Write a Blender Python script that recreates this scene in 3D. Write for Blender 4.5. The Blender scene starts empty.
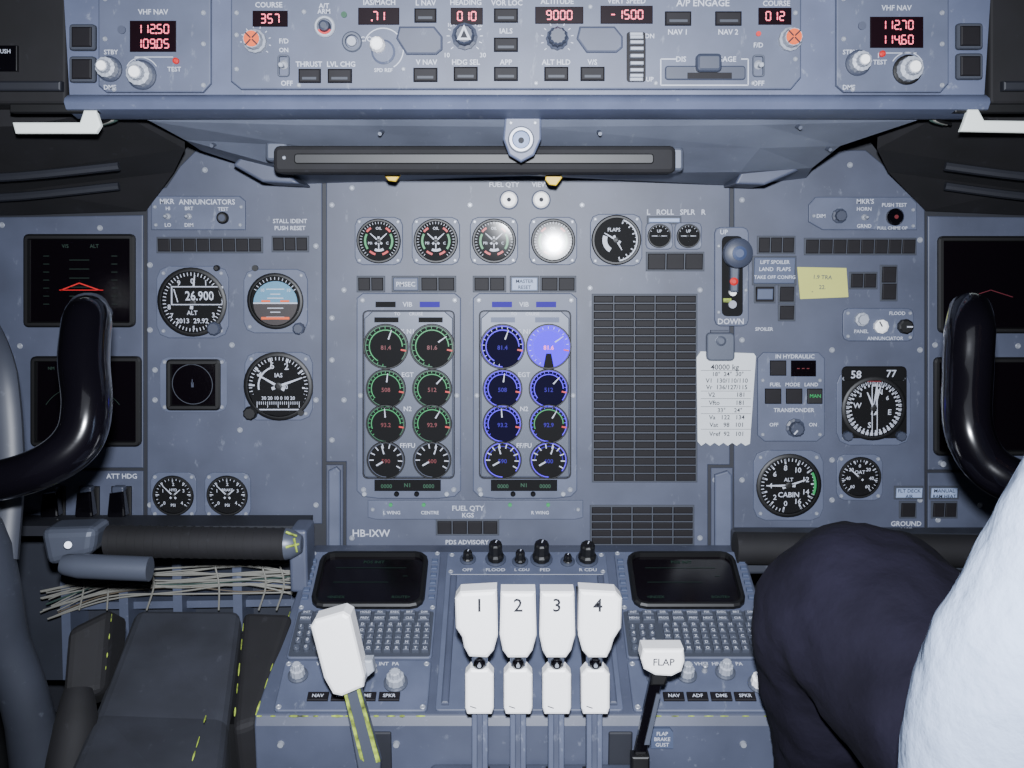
import bpy, bmesh, math, random
from mathutils import Vector, Matrix
random.seed(4)
COL=bpy.context.scene.collection
# ---------------------------------------------------------------- camera
CAM=Vector((0,0,1.30)); PITCH=math.radians(8); F=1000.0
cp,sp=math.cos(PITCH),math.sin(PITCH)
def ray(px,py):
    u=(px-512)/F; v=(384-py)/F
    return Vector((u, cp+v*sp, -sp+v*cp))
def P(px,py,y):
    d=ray(px,py); return CAM+d*(y/d.y)
cd=bpy.data.cameras.new('camera'); cam=bpy.data.objects.new('camera',cd); COL.objects.link(cam)
cam.location=CAM; cam.rotation_euler=(math.pi/2-PITCH,0,0); cd.sensor_width=36; cd.lens=36*F/1024; cd.clip_start=0.01
bpy.context.scene.camera=cam
# ---------------------------------------------------------------- materials
def lin(c):
    return tuple(((x/255)/12.92 if x/255<=0.04045 else ((x/255+0.055)/1.055)**2.4) for x in c)
M={}
def mat(name,c,rough=.5,metal=0,emit=0,noise=0,nscale=30,bump=0,spec=.5,coat=0,ncol=None,wear=None,bdist=.002):
    m=bpy.data.materials.new(name); m.use_nodes=True; nt=m.node_tree; b=nt.nodes['Principled BSDF']
    col=lin(c)+(1,)
    b.inputs['Base Color'].default_value=col; b.inputs['Roughness'].default_value=rough
    b.inputs['Metallic'].default_value=metal; b.inputs['Specular IOR Level'].default_value=spec
    b.inputs['Coat Weight'].default_value=coat
    if emit:
        b.inputs['Emission Color'].default_value=col; b.inputs['Emission Strength'].default_value=emit
    tc=nt.nodes.new('ShaderNodeTexCoord'); n=nt.nodes.new('ShaderNodeTexNoise'); n.inputs['Scale'].default_value=nscale; n.inputs['Detail'].default_value=6
    nt.links.new(tc.outputs['Object'],n.inputs['Vector'])
    if noise:
        r=nt.nodes.new('ShaderNodeValToRGB')
        k=1-noise
        lo=tuple(x*k for x in lin(c))+(1,); hi=tuple(min(1,x*(1+noise)) for x in (lin(ncol) if ncol else lin(c)))+(1,)
        r.color_ramp.elements[0].position=.3; r.color_ramp.elements[1].position=.7
        r.color_ramp.elements[0].color=lo; r.color_ramp.elements[1].color=hi
        nt.links.new(n.outputs['Fac'],r.inputs['Fac']); nt.links.new(r.outputs['Color'],b.inputs['Base Color'])
        if wear:
            n2=nt.nodes.new('ShaderNodeTexNoise'); n2.inputs['Scale'].default_value=85; n2.inputs['Detail'].default_value=8; n2.inputs['Roughness'].default_value=.65
            mp=nt.nodes.new('ShaderNodeMapping'); mp.inputs['Scale'].default_value=(1,.45,1); nt.links.new(tc.outputs['Object'],mp.inputs['Vector']); nt.links.new(mp.outputs['Vector'],n2.inputs['Vector'])
            r2=nt.nodes.new('ShaderNodeValToRGB'); r2.color_ramp.elements[0].position=.62; r2.color_ramp.elements[1].position=.70
            mx=nt.nodes.new('ShaderNodeMixRGB'); mx.inputs['Color2'].default_value=lin(wear)+(1,)
            ml=nt.nodes.new('ShaderNodeMath'); ml.operation='MULTIPLY'; ml.inputs[1].default_value=.4
            nt.links.new(n2.outputs['Fac'],r2.inputs['Fac']); nt.links.new(r2.outputs['Color'],ml.inputs[0]); nt.links.new(ml.outputs[0],mx.inputs['Fac'])
            nt.links.new(r.outputs['Color'],mx.inputs['Color1']); nt.links.new(mx.outputs['Color'],b.inputs['Base Color'])
    if bump:
        bp=nt.nodes.new('ShaderNodeBump'); bp.inputs['Strength'].default_value=bump; bp.inputs['Distance'].default_value=bdist
        nt.links.new(n.outputs['Fac'],bp.inputs['Height']); nt.links.new(bp.outputs['Normal'],b.inputs['Normal'])
    M[name]=m; return m
mat('panel',(68,73,90),.5,noise=.18,nscale=14,bump=.05,wear=(120,126,142))
mat('panel_dark',(26,28,36),.6,noise=.15,nscale=20)
mat('panel_light',(79,85,104),.5,noise=.14,nscale=22,wear=(136,142,156))
mat('mcp_gray',(84,91,114),.5,noise=.12,nscale=25,wear=(140,147,162))
mat('shield_gray',(104,110,126),.55,noise=.2,nscale=12,bump=.08,wear=(136,142,154))
mat('column_gray',(46,49,58),.5,noise=.15,nscale=12,wear=(84,88,98))
mat('tile',(20,18,22),.6,noise=.15,nscale=60,spec=.25)
mat('tile_rim',(52,56,66),.6)
mat('tile_lit',(138,154,186),.5)
mat('tile_soft',(70,79,102),.5)
mat('black',(9,9,11),.5)
mat('black_rough',(13,12,16),.8,noise=.4,nscale=18,bump=.3,wear=(40,40,46))
mat('gloss_black',(7,6,10),.16,noise=.2,nscale=8,coat=.6)
mat('dial',(4,4,6),.7,spec=.2)
mat('dial_purple',(9,6,32),.8,emit=.12,spec=.1)
mat('screen',(8,5,9),.15)
mat('faint_green',(14,40,30),.6,emit=.12); mat('faint_red',(84,18,30),.6,emit=.25)
mat('white',(176,180,192),.5)
mat('white_plastic',(253,252,253),.4,noise=.02,nscale=15)
mat('ink',(20,22,30),.7)
mat('metal',(146,150,160),.4,metal=.25)
mat('steel',(82,87,100),.4,metal=.3)
mat('knob_light',(152,157,168),.45)
mat('knob_gray',(56,61,76),.45)
mat('knob_blue',(62,74,104),.5)
mat('pink_led',(255,110,130),.5,emit=.9)
mat('led_window',(20,8,14),.2)
mat('red',(180,30,28),.5,emit=.25)
mat('dimred',(92,16,24),.5,emit=.25)
mat('green',(28,124,66),.5,emit=.4)
mat('dimgreen',(22,70,46),.5,emit=.2)
mat('purple',(84,54,220),.6,emit=.6,spec=.1)
mat('purple_dim',(50,36,128),.6,emit=.3,spec=.1)
mat('violet_glare',(72,0,250),.9,emit=.6,spec=0)  # violet glare on a dial, put in as emissive face colour
mat('orange',(210,84,28),.5)
mat('yellow',(226,186,30),.5)
mat('olive',(96,104,48),.7,noise=.7,nscale=120,ncol=(140,160,56))
mat('skyblue',(78,126,152),.5)
mat('brown',(40,33,33),.5)
mat('paper',(198,202,206),.8,noise=.03,nscale=20)
mat('sticky',(182,184,100),.8,noise=.04,nscale=20)
mat('navy',(21,19,31),.9,noise=.35,nscale=12,bump=.8,bdist=.014,spec=.15)
mat('shirt',(164,180,208),.85,noise=.06,nscale=16,bump=.8,bdist=.014,spec=.2)
mat('skin',(205,160,135),.6); mat('hair',(60,44,34),.7)
mat('seat_gray',(40,42,50),.8,noise=.3,nscale=16,bump=.3,wear=(66,68,78))
mat('wire',(128,127,120),.6); mat('wire_tan',(96,86,72),.6); mat('wire_green',(50,70,64),.6)
mat('floor_mat',(26,28,32),.9,noise=.3,nscale=20); mat('wall_mat',(38,40,48),.9,noise=.2,nscale=10)
mat('lamp',(215,222,218),.4,emit=.35)
def glass():
    m=bpy.data.materials.new('glass'); m.use_nodes=True; nt=m.node_tree; nt.nodes.clear()
    o=nt.nodes.new('ShaderNodeOutputMaterial'); mx=nt.nodes.new('ShaderNodeMixShader'); t=nt.nodes.new('ShaderNodeBsdfTransparent'); g=nt.nodes.new('ShaderNodeBsdfGlossy')
    g.inputs['Roughness'].default_value=.078; fr=nt.nodes.new('ShaderNodeFresnel'); fr.inputs['IOR'].default_value=1.16
    nt.links.new(fr.outputs[0],mx.inputs[0]); nt.links.new(t.outputs[0],mx.inputs[1]); nt.links.new(g.outputs[0],mx.inputs[2]); nt.links.new(mx.outputs[0],o.inputs[0])
    M['glass']=m
glass()
# ---------------------------------------------------------------- surfaces and things
class Surf:
    def __init__(s,O,X,Y):
        s.O=Vector(O); s.X=Vector(X).normalized(); s.Y=Vector(Y).normalized(); s.N=s.X.cross(s.Y)
    def hit(s,px,py):
        d=ray(px,py); t=(s.O-CAM).dot(s.N)/d.dot(s.N); return CAM+d*t
MAIN=Surf((0,1.25,1.3),(1,0,0),(0,0,1))
MCP=Surf((0,1.0,1.3),(1,0,0),(0,0,1))
LEV=Surf((0,.93,1.3),(1,0,0),(0,0,1))
pb=P(512,552,1.20); pf=P(512,715,.98)
PED=Surf(pb,(1,0,0),pb-pf)
class T:
    def __init__(s,name,label,cat,surf,px=None,py=None,group=None,local=None,zoff=0):
        s.surf=surf; s.direct=local is not None
        if s.direct: s.O=surf.O+surf.X*local[0]*.001-surf.Y*local[1]*.001; s.s=.001
        else:
            s.O=surf.hit(px,py); s.s=(surf.hit(px+1,py)-s.O).length
        s.O=s.O+surf.N*zoff*s.s
        e=bpy.data.objects.new(name,None); e.empty_display_size=.01; COL.objects.link(e)
        m=Matrix((surf.X,surf.Y,surf.N)).transposed().to_4x4(); m.translation=s.O; e.matrix_world=m
        e['label']=label; e['category']=cat
        if group: e['group']=group
        s.root=e
    def loc(s,px,py):
        if s.direct: return (px*.001,-py*.001)
        w=s.surf.hit(px,py)-s.O; return (w.dot(s.surf.X),w.dot(s.surf.Y))
_tc={}
def textgeo(t):
    if t in _tc: return _tc[t]
    c=bpy.data.curves.new('t','FONT'); c.body=t; c.size=1; c.resolution_u=2; c.align_x='CENTER'; c.offset=.014
    o=bpy.data.objects.new('t',c); COL.objects.link(o); bpy.context.view_layer.update()
    me=bpy.data.meshes.new_from_object(o.evaluated_get(bpy.context.evaluated_depsgraph_get()))
    v=[(p.co.x,p.co.y) for p in me.vertices]; f=[tuple(p.vertices) for p in me.polygons]
    bpy.data.objects.remove(o); bpy.data.curves.remove(c); bpy.data.meshes.remove(me)
    _tc[t]=(v,f); return v,f
SEG={'0':'abcdef','1':'bc','2':'abged','3':'abgcd','4':'fgbc','5':'afgcd','6':'afgedc','7':'abc','8':'abcdefg','9':'abcdfg','-':'g',' ':''}
def inset(pts,d):
    n=len(pts); A=sum(pts[i][0]*pts[(i+1)%n][1]-pts[(i+1)%n][0]*pts[i][1] for i in range(n)); sg=1 if A>0 else -1
    out=[]
    for i in range(n):
        a=Vector(pts[i-1]);b=Vector(pts[i]);c=Vector(pts[(i+1)%n])
        e1=(b-a).normalized() if (b-a).length>1e-9 else Vector((1,0)); e2=(c-b).normalized() if (c-b).length>1e-9 else e1
        n1=Vector((-e1.y,e1.x))*sg; n2=Vector((-e2.y,e2.x))*sg; k=n1+n2; L=k.length_squared
        off=k*(2*d/L) if L>.3 else n1*d
        out.append((b.x+off.x,b.y+off.y))
    return out
def rr(x0,y0,x1,y1,r,seg=3):
    o=[]
    for cx,cy,a0 in ((x1-r,y0+r,-90),(x1-r,y1-r,0),(x0+r,y1-r,90),(x0+r,y0+r,180)):
        for k in range(seg+1):
            a=math.radians(a0+90*k/seg); o.append((cx+r*math.cos(a),cy+r*math.sin(a)))
    return o
class MB:
    def __init__(s,t): s.t=t; s.v=[]; s.f=[]
    def loops(s,Ls,cap0=True,cap1=True):
        n=len(Ls[0]); b=len(s.v)
        for L in Ls: s.v+=L
        for k in range(len(Ls)-1):
            for i in range(n):
                j=(i+1)%n; s.f.append((b+k*n+i,b+k*n+j,b+(k+1)*n+j,b+(k+1)*n+i))
        if cap0: s.f.append(tuple(b+i for i in range(n))[::-1])
        if cap1: s.f.append(tuple(b+(len(Ls)-1)*n+i for i in range(n)))
        return s
    def prism(s,pts,z0,z1,ch=0):
        q=[s.t.loc(*p) for p in pts]; k=s.t.s
        Ls=[[(x,y,z0*k) for x,y in q]]
        if ch:
            Ls.append([(x,y,(z1-ch)*k) for x,y in q])
            i1=inset(q,ch*.35*k); Ls.append([(x,y,(z1-ch*.35)*k) for x,y in i1])
            Ls.append([(x,y,z1*k) for x,y in inset(q,ch*k)])
        else: Ls.append([(x,y,z1*k) for x,y in q])
        return s.loops(Ls)
    def box(s,x0,y0,x1,y1,z0,z1,ch=0,r=0,seg=3):
        return s.prism(rr(x0,y0,x1,y1,r,seg) if r else [(x0,y0),(x1,y0),(x1,y1),(x0,y1)],z0,z1,ch)
    def frame(s,x0,y0,x1,y1,w,z0,z1,r=0):
        k=s.t.s; q=[s.t.loc(*p) for p in (rr(x0,y0,x1,y1,r) if r else [(x0,y0),(x1,y0),(x1,y1),(x0,y1)])]
        i1=inset(q,w*.3*k); i2=inset(q,w*.75*k); i3=inset(q,w*k)
        return s.loops([[(x,y,z0*k) for x,y in q],[(x,y,z1*k*.7+z0*k*.3) for x,y in q],[(x,y,z1*k) for x,y in i1],[(x,y,z1*k) for x,y in i2],[(x,y,z0*k) for x,y in i3]],False,False)
    def lathe(s,cx,cy,prof,seg=24,cap0=False,cap1=True,rib=0):
        X,Y=s.t.loc(cx,cy); k=s.t.s; Ls=[]
        for r,z in prof:
            Ls.append([(X+k*(r-(rib if (i%2 and rib) else 0))*math.cos(2*math.pi*i/seg),Y+k*(r-(rib if (i%2 and rib) else 0))*math.sin(2*math.pi*i/seg),z*k) for i in range(seg)])
        return s.loops(Ls,cap0,cap1)
    def ring(s,cx,cy,ri,ro,z0,z1,seg=36):
        return s.lathe(cx,cy,[(ro,z0),(ro,z1*.7+z0*.3),(ro-(ro-ri)*.3,z1),(ri+(ro-ri)*.2,z1),(ri,z0)],seg,False,False)
    def line(s,x0,y0,x1,y1,w,z):
        X0,Y0=s.t.loc(x0,y0);X1,Y1=s.t.loc(x1,y1);k=s.t.s;L=math.hypot(X1-X0,Y1-Y0) or 1e-9
        nx,ny=-(Y1-Y0)/L*w*k/2,(X1-X0)/L*w*k/2; b=len(s.v)
        s.v+=[(X0+nx,Y0+ny,z*k),(X0-nx,Y0-ny,z*k),(X1-nx,Y1-ny,z*k),(X1+nx,Y1+ny,z*k)]; s.f.append((b,b+1,b+2,b+3)); return s
    def rl(s,cx,cy,a,r0,r1,w,z,w1=None):
        X,Y=s.t.loc(cx,cy);k=s.t.s;A=math.radians(a);dx,dy=math.sin(A),math.cos(A);w1=w if w1 is None else w1; b=len(s.v)
        for r,ww,sg in ((r0,w,1),(r0,w,-1),(r1,w1,-1),(r1,w1,1)):
            s.v.append((X+k*(dx*r-dy*ww/2*sg),Y+k*(dy*r+dx*ww/2*sg),z*k))
        s.f.append((b,b+1,b+2,b+3)); return s
    def ticks(s,cx,cy,r0,r1,n,a0,a1,w,z):
        for i in range(n): s.rl(cx,cy,a0+(a1-a0)*i/max(1,n-1),r0,r1,w,z)
        return s
    def arc(s,cx,cy,r,w,a0,a1,z,seg=20):
        X,Y=s.t.loc(cx,cy);k=s.t.s;b=len(s.v)
        for i in range(seg+1):
            A=math.radians(a0+(a1-a0)*i/seg)
            for q in (r-w/2,r+w/2): s.v.append((X+k*q*math.sin(A),Y+k*q*math.cos(A),z*k))
        for i in range(seg): s.f.append((b+2*i,b+2*i+1,b+2*i+3,b+2*i+2))
        return s
    def text(s,t,px,py,h,z,rot=0,wid=1.0):
        v,f=textgeo(t); k=s.t.s*h/.70; X,Y=s.t.loc(px,py); b=len(s.v); c,q=math.cos(math.radians(rot)),math.sin(math.radians(rot))
        for x,y in v:
            x=x*wid; y-=.35; s.v.append((X+k*(x*c-y*q),Y+k*(x*q+y*c),z*s.t.s))
        for a in f: s.f.append(tuple(b+i for i in a))
        return s
    def seg7(s,t,cx,cy,h,z):
        w=h*.52; adv=h*.80; n=len([c for c in t if c!='.']); x=cx-(n-1)*adv/2; lw=h*.13
        for c in t:
            if c=='.':
                s.line(x-adv/2-lw*.6,cy+h/2,x-adv/2+lw*.8,cy+h/2,lw*1.5,z); continue
            L,R_,Tp,B_,m_=x-w/2,x+w/2,cy-h/2,cy+h/2,cy; g_=lw*.35
            Q={'a':(L+g_,Tp,R_-g_,Tp),'b':(R_,Tp+g_,R_,m_-g_),'c':(R_,m_+g_,R_,B_-g_),'d':(L+g_,B_,R_-g_,B_),'e':(L,m_+g_,L,B_-g_),'f':(L,Tp+g_,L,m_-g_),'g':(L+g_,m_,R_-g_,m_)}
            for k_ in SEG[c]: s.line(*Q[k_],lw,z)
            x+=adv
        return s
def mkmesh(name,v,f,m,smooth=False,ang=40):
    me=bpy.data.meshes.new(name); me.from_pydata([tuple(x) for x in v],[],f); 
    bm=bmesh.new(); bm.from_mesh(me); bmesh.ops.recalc_face_normals(bm,faces=bm.faces); bm.to_mesh(me); bm.free()
    if smooth:
        me.shade_smooth(); me.set_sharp_from_angle(angle=math.radians(ang))
    me.materials.append(M[m]); return me
def part(t,name,mb,m,parent=None,smooth=False,label=None):
    o=bpy.data.objects.new(name,mkmesh(name,mb.v,mb.f,m,smooth)); COL.objects.link(o)
    o.parent=parent or t.root
    if label:o['label']=label
    return o
def inst(t,name,me,px,py,z=0,parent=None,rot=0):
    o=bpy.data.objects.new(name,me); COL.objects.link(o); o.parent=parent or t.root
    X,Y=t.loc(px,py); o.location=(X,Y,z*t.s); o.rotation_euler=(0,0,math.radians(rot)); return o
class _U:
    def __init__(s,k): s.s=k
    def loc(s,px,py): return (px*s.s,-py*s.s)
def umesh(k): return MB(_U(k))
def screwmesh(k,r=2.2):
    b=umesh(k); b.lathe(0,0,[(r,0),(r,.5),(r*.8,.9),(r*.72,.9),(r*.5,.35)],12); me=mkmesh('screw',b.v,b.f,'metal'); return me
def screws(t,pts,r=2.2,z=0,m=None):
    me=screwmesh(t.s,r)
    for x,y in pts: inst(t,'screw',me,x,y,z)
# ---------------------------------------------------------------- free-form helpers
def sweep(pts,rad,seg=14,sub=6,flat=1.0):
    P_=[Vector(p) for p in pts]; n=len(P_); path=[]; rr_=[]
    for i in range(n-1):
        p0=P_[max(0,i-1)];p1=P_[i];p2=P_[i+1];p3=P_[min(n-1,i+2)]
        for k in range(sub):
            u=k/sub; path.append(.5*((2*p1)+(p2-p0)*u+(2*p0-5*p1+4*p2-p3)*u*u+(-p0+3*p1-3*p2+p3)*u**3)); rr_.append(rad[i]*(1-u)+rad[i+1]*u)
    path.append(P_[-1]); rr_.append(rad[-1])
    v=[];f=[];prev=None
    for i,p in enumerate(path):
        tg=(path[min(i+1,len(path)-1)]-path[max(i-1,0)]).normalized()
        if prev is None:
            up=Vector((0,1,0)) if abs(tg.y)<.9 else Vector((1,0,0)); nrm=(up-tg*up.dot(tg)).normalized()
        else: nrm=(prev-tg*prev.dot(tg)).normalized()
        prev=nrm; bn=tg.cross(nrm)
        for k in range(seg):
            a=2*math.pi*k/seg; v.append(p+nrm*math.cos(a)*rr_[i]*flat+bn*math.sin(a)*rr_[i])
    for i in range(len(path)-1):
        for k in range(seg):
            j=(k+1)%seg; f.append((i*seg+k,i*seg+j,(i+1)*seg+j,(i+1)*seg+k))
    f.append(tuple(range(seg))); f.append(tuple((len(path)-1)*seg+k for k in range(seg)))
    return v,f
def wobj(name,v,f,m,parent=None,label=None,cat=None,smooth=False,kind=None,bevel=0,group=None):
    o=bpy.data.objects.new(name,mkmesh(name,v,f,m,smooth)); COL.objects.link(o)
    if parent: o.parent=parent
    if label:o['label']=label
    if cat:o['category']=cat
    if kind:o['kind']=kind
    if group:o['group']=group
    if bevel:
        b=o.modifiers.new('bevel','BEVEL'); b.width=bevel; b.segments=3; b.limit_method='ANGLE'
    return o
def empty(name,label,cat,loc=(0,0,0),group=None):
    e=bpy.data.objects.new(name,None); e.empty_display_size=.01; COL.objects.link(e); e['label']=label; e['category']=cat; e.location=loc
    if group:e['group']=group
    bpy.context.view_layer.update()
    return e
def wpart(e,name,v,f,m,**k):
    L=Vector(e.location); return wobj(name,[Vector(a)-L for a in v],f,m,parent=e,**k)
def hexa(a,b):
    v=list(a)+list(b); return v,[(0,1,2,3),(7,6,5,4),(0,4,5,1),(1,5,6,2),(2,6,7,3),(3,7,4,0)]
def wbox(x0,x1,y0,y1,z0,z1):
    return hexa([(x0,y0,z0),(x1,y0,z0),(x1,y1,z0),(x0,y1,z0)],[(x0,y0,z1),(x1,y0,z1),(x1,y1,z1),(x0,y1,z1)])
def worn(e,a,b,r=.001,n=7,fill=.55):
    # broken worn paint along an edge
    for k in range(n):
        u0=(k+random.uniform(0,.4))/n; u1=min(1,u0+fill*random.uniform(.4,1.2)/n)
        p,q=a.lerp(b,u0),a.lerp(b,u1); rr_=r*random.uniform(.6,1.2)
        v,f=sweep([p,p.lerp(q,.5),q],[rr_*.5,rr_,rr_*.4],6,2); wpart(e,'worn_edge',v,f,'olive')
# ---------------------------------------------------------------- structure
FZ=.48
for n,bx,m in (('floor',(-1.05,1.05,-.6,1.7,FZ-.03,FZ),'floor_mat'),('wall_left',(-1.08,-1.05,-.6,1.7,FZ,2.0),'wall_mat'),
             ('wall_right',(1.05,1.08,-.6,1.7,FZ,2.0),'wall_mat'),('wall_front',(-1.05,1.05,1.67,1.70,FZ,2.0),'wall_mat'),('ceiling',(-1.05,1.05,-.6,1.7,2.0,2.03),'wall_mat')):
    v,f=wbox(*bx); wobj(n,v,f,m,kind='structure')
# ================================================================ main instrument panel
t=T('instrument_panel','blue-gray painted metal instrument panel below the glareshield','instrument panel',MAIN,512,370)
b=MB(t); b.prism([(-70,214),(140,210),(172,165),(192,140),(870,140),(892,170),(930,208),(1095,214),(1095,532),(752,532),(752,556),(306,556),(302,526),(-70,526)],-10,-2.5,0); part(t,'back_board',b,'panel_dark')
plates=[[(-66,218),(143,215),(143,468),(-66,468)],
 [(-66,471),(143,471),(143,524),(-66,524)],
 [(147,231),(147,192),(166,187),(180,166),(196,150),(322,150),(322,524),(147,524)],
 [(326,150),(730,150),(730,465),(708,465),(708,553),(346,553),(346,462),(326,462)],
 [(326,465),(343,465),(343,553),(326,553)],[(711,468),(733,468),(733,553),(711,553)],
 [(734,150),(866,150),(884,165),(912,195),(925,210),(925,528),(734,528)],
 [(928,216),(1090,218),(1090,470),(928,470)],[(928,473),(1090,473),(1090,528),(928,528)]]
for pl in plates: part(t,'panel_plate',MB(t).prism(pl,-3,0,1.0),'panel')
part(t,'trim_block',MB(t).prism([(329,470),(337,466),(341,470),(341,548),(329,548)],0,5,1.5),'panel_light'); part(t,'trim_block',MB(t).prism([(714,474),(727,470),(731,474),(731,548),(714,548)],0,5,1.5),'panel_light')
b=MB(t)
for s_,x,y,h in (('FUEL QTY',504,184.5,4.6),('VIEW',540,184.5,4.6),('HB-IXW',371,533,7.5),('PDS ADVISORY',467,542,4.6),('STALL IDENT',290,221,4),('PUSH RESET',290,228,4),
   ('L   ROLL   SPLR   R',676,212,5),('ATT HDG',122,476,5),('GROUND',906,523.5,5),('USE',906,530,5),('ONLY',906,536,5),
   ('SPOILER',764,329,3.4),('INBD FLAP CLSD',765,533,3.4),('EFIS MSTR',20,478,3.6)):
    b.text(s_,x,y,h,.4)
part(t,'lettering',b,'white')
sc=[(332,205),(332,318),(332,360),(332,440),(352,538),(700,538),(155,370),(155,400),(232,240),(232,345),(240,430),(316,246),(316,400),(316,505),
    (150,265),(150,330),(150,505),(742,200),(742,240),(742,340),(742,480),(920,240),(920,350),(920,500),(832,350),(832,460),(832,500),(935,345),(1018,346),(20,346),(70,346),(12,480),(640,545),(448,170),(690,172),(352,188),(700,290),(590,288),(582,205),(470,205),(600,548),(205,170),(300,170),(760,170),(850,165),(245,520),(155,520),(344,290),(344,400),(715,480),(2,225),(2,460),(100,228),(938,520),(980,505)]
screws(t,sc,2.8)
# ---- tiles
def tiles(name,label,x0,y0,x1,y1,cols,rows,m='tile',cat='annunciator lights',gap=1.2,texts=None,group=None,surf=MAIN,maxparts=100,th=3):
    t=T(name,label,cat,surf,(x0+x1)/2,(y0+y1)/2,group)
    part(t,'housing',MB(t).box(x0-1.2,y0-1.2,x1+1.2,y1+1.2,0,1.2,.5),'tile_rim')
    w=(x1-x0)/cols; h=(y1-y0)/rows; b=umesh(t.s); b.box(-w/2+gap/2,-h/2+gap/2,w/2-gap/2,h/2-gap/2,1,th,.8); me=mkmesh('lamp_tile',b.v,b.f,m)
    n=0; rest=MB(t)
    for j in range(rows):
        for i in range(cols):
            cx=x0+w*(i+.5); cy=y0+h*(j+.5)
            if n<maxparts: inst(t,'lamp_tile',me,cx,cy)
            else: rest.box(cx-w/2+gap/2,cy-h/2+gap/2,cx+w/2-gap/2,cy+h/2-gap/2,1,th,.8)
            n+=1
    if rest.v:
        o=part(t,'lamp_tile_row',rest,m); o['kind']='stuff'
    if texts:
        b=MB(t)
        for s_,x,y,hh in texts: b.text(s_,x,y,hh,th+.3)
        part(t,'lettering',b,'ink' if m=='tile_lit' else 'white')
    return t
tiles('warning_light_bank','tall bank of dark unlit warning-light tiles in five columns',593,295,696,481,5,23,gap=1.4)
tiles('warning_light_bank','short bank of dark unlit warning-light tiles in five columns',591,506,693,544,5,5,gap=1.4)
g='rows of dark annunciator tiles'
for a in ((158,238,262,252,8,1),(273,237,308,251,3,1),(805,239,915,254,8,1),(758,237,794,253,3,1),(437,520,498,534,4,1),(647,253,703,270,3,1),
          (358,277,384,291,2,1),(421,277,455,291,2,1),(474,277,505,291,2,1),(541,277,575,291,2,1),(850,273,876,288,2,1),(881,266,896,300,1,2),
          (755,286,774,302,1,1),(779,286,794,302,1,1),(779,305,794,320,1,1),(900,502,915,517,1,1),(932,502,956,517,2,1)):
    tiles('annunciator_row','short row of dark unlit annunciator tiles set in the panel',a[0],a[1],a[2],a[3],a[4],a[5],group=g)
tiles('annunciator_light','pale blue lit annunciator tile',511,277,538,291,1,1,'tile_lit',texts=[('MASTER',524.5,281,3.4),('RESET',524.5,287,3.4)])
tiles('annunciator_light','gray-blue annunciator tile lettered PMS EC',393,277,419,291,1,1,'tile_soft',texts=[('PMSEC',406,284,4.6)])
tiles('annunciator_light','pale label strip above the roll spoiler gauges',648,217.5,680,223,1,1,'tile_lit')
tiles('annunciator_light','pale blue annunciator legend beside dark tiles',753,257,795,284,1,1,'tile_soft',texts=[('LIFT SPOILER',774,262,3.6),('LAND  FLAPS',774,269,3.8),('TAKE OFF CONFIG',774,277,3.4)])
tiles('annunciator_light','gray-blue lit tile beside the yellow note',756,288,773,300,1,1,'tile_soft',th=3.6)
tiles('annunciator_light','light gray legend lettered FLT DECK AIR',895,487,922,498,1,1,'tile_lit',texts=[('FLT DECK',908,490,3.6),('AIR',908,495.5,3.4)])
tiles('annunciator_light','light gray legend lettered MANUAL RAM HEAT',930,487,957,498,1,1,'tile_lit',texts=[('MANUAL',943,490,3.6),('RAM HEAT',943,495.5,3.4)])
# ---- gauges
def gauge(name,label,cx,cy,r,shape='sq',sq=None,ticks=(25,-150,150),big=None,nums=(),needles=((40,.75),),arcs=(),texts=(),group=None,screw=True,dialmat='dial',tickmat='white',numh=None,surf=MAIN,hub=True,tilt=None):
    t=T(name,label,'gauge',surf,cx,cy,group)
    w=sq or r*1.22
    if shape=='sq':
        part(t,'bezel',MB(t).box(cx-w,cy-w,cx+w,cy+w,0,2,.8,r=w*.34,seg=2),'panel_light')
        if screw: screws(t,[(cx+i*w*.80,cy+j*w*.80) for i in(-1,1) for j in(-1,1)],1.9,2)
    part(t,'rim',MB(t).ring(cx,cy,r*.93,r*1.08,1.5,4.5),'black',smooth=True)
    part(t,'dial',MB(t).lathe(cx,cy,[(r*.95,1),(r*.95,2.3)],32),dialmat)
    b=MB(t); n,a0,a1=ticks; b.ticks(cx,cy,r*.82,r*.92,n,a0,a1,max(.5,r*.025),2.6)
    if big: b.ticks(cx,cy,r*.74,r*.92,big,a0,a1,max(.8,r*.05),2.6)
    hh=numh or r*.17
    for i,s_ in enumerate(nums):
        a=math.radians(a0+(a1-a0)*i/max(1,len(nums)-1)); b.text(s_,cx+r*.6*math.sin(a),cy-r*.6*math.cos(a),hh,2.6)
    for s_,dx,dy,h in texts: b.text(s_,cx+dx*r,cy+dy*r,h*r,2.6)
    part(t,'markings',b,tickmat)
    for a0_,a1_,rad,wd,m in arcs: part(t,'color_arc',MB(t).arc(cx,cy,r*rad,r*wd,a0_,a1_,2.8),m)
    for nd in needles:
        a,L=nd[:2]; nb=MB(t); nb.rl(cx,cy,a,-r*.22,r*L,r*.1,3.1,r*.035); part(t,'needle',nb,nd[2] if len(nd)>2 else 'white')
    if hub: part(t,'hub',MB(t).lathe(cx,cy,[(r*.12,2.5),(r*.12,3.3),(r*.06,3.6)],14),'black')
    g_=part(t,'glass_cover',MB(t).lathe(cx,cy,[(r*.93,4.7 if tilt else 4.0),(r*.92,4.8 if tilt else 4.1)],32),'glass')
    if tilt: g_.rotation_euler=(math.radians(tilt[0]),math.radians(tilt[1]),0)
    return t
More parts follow.
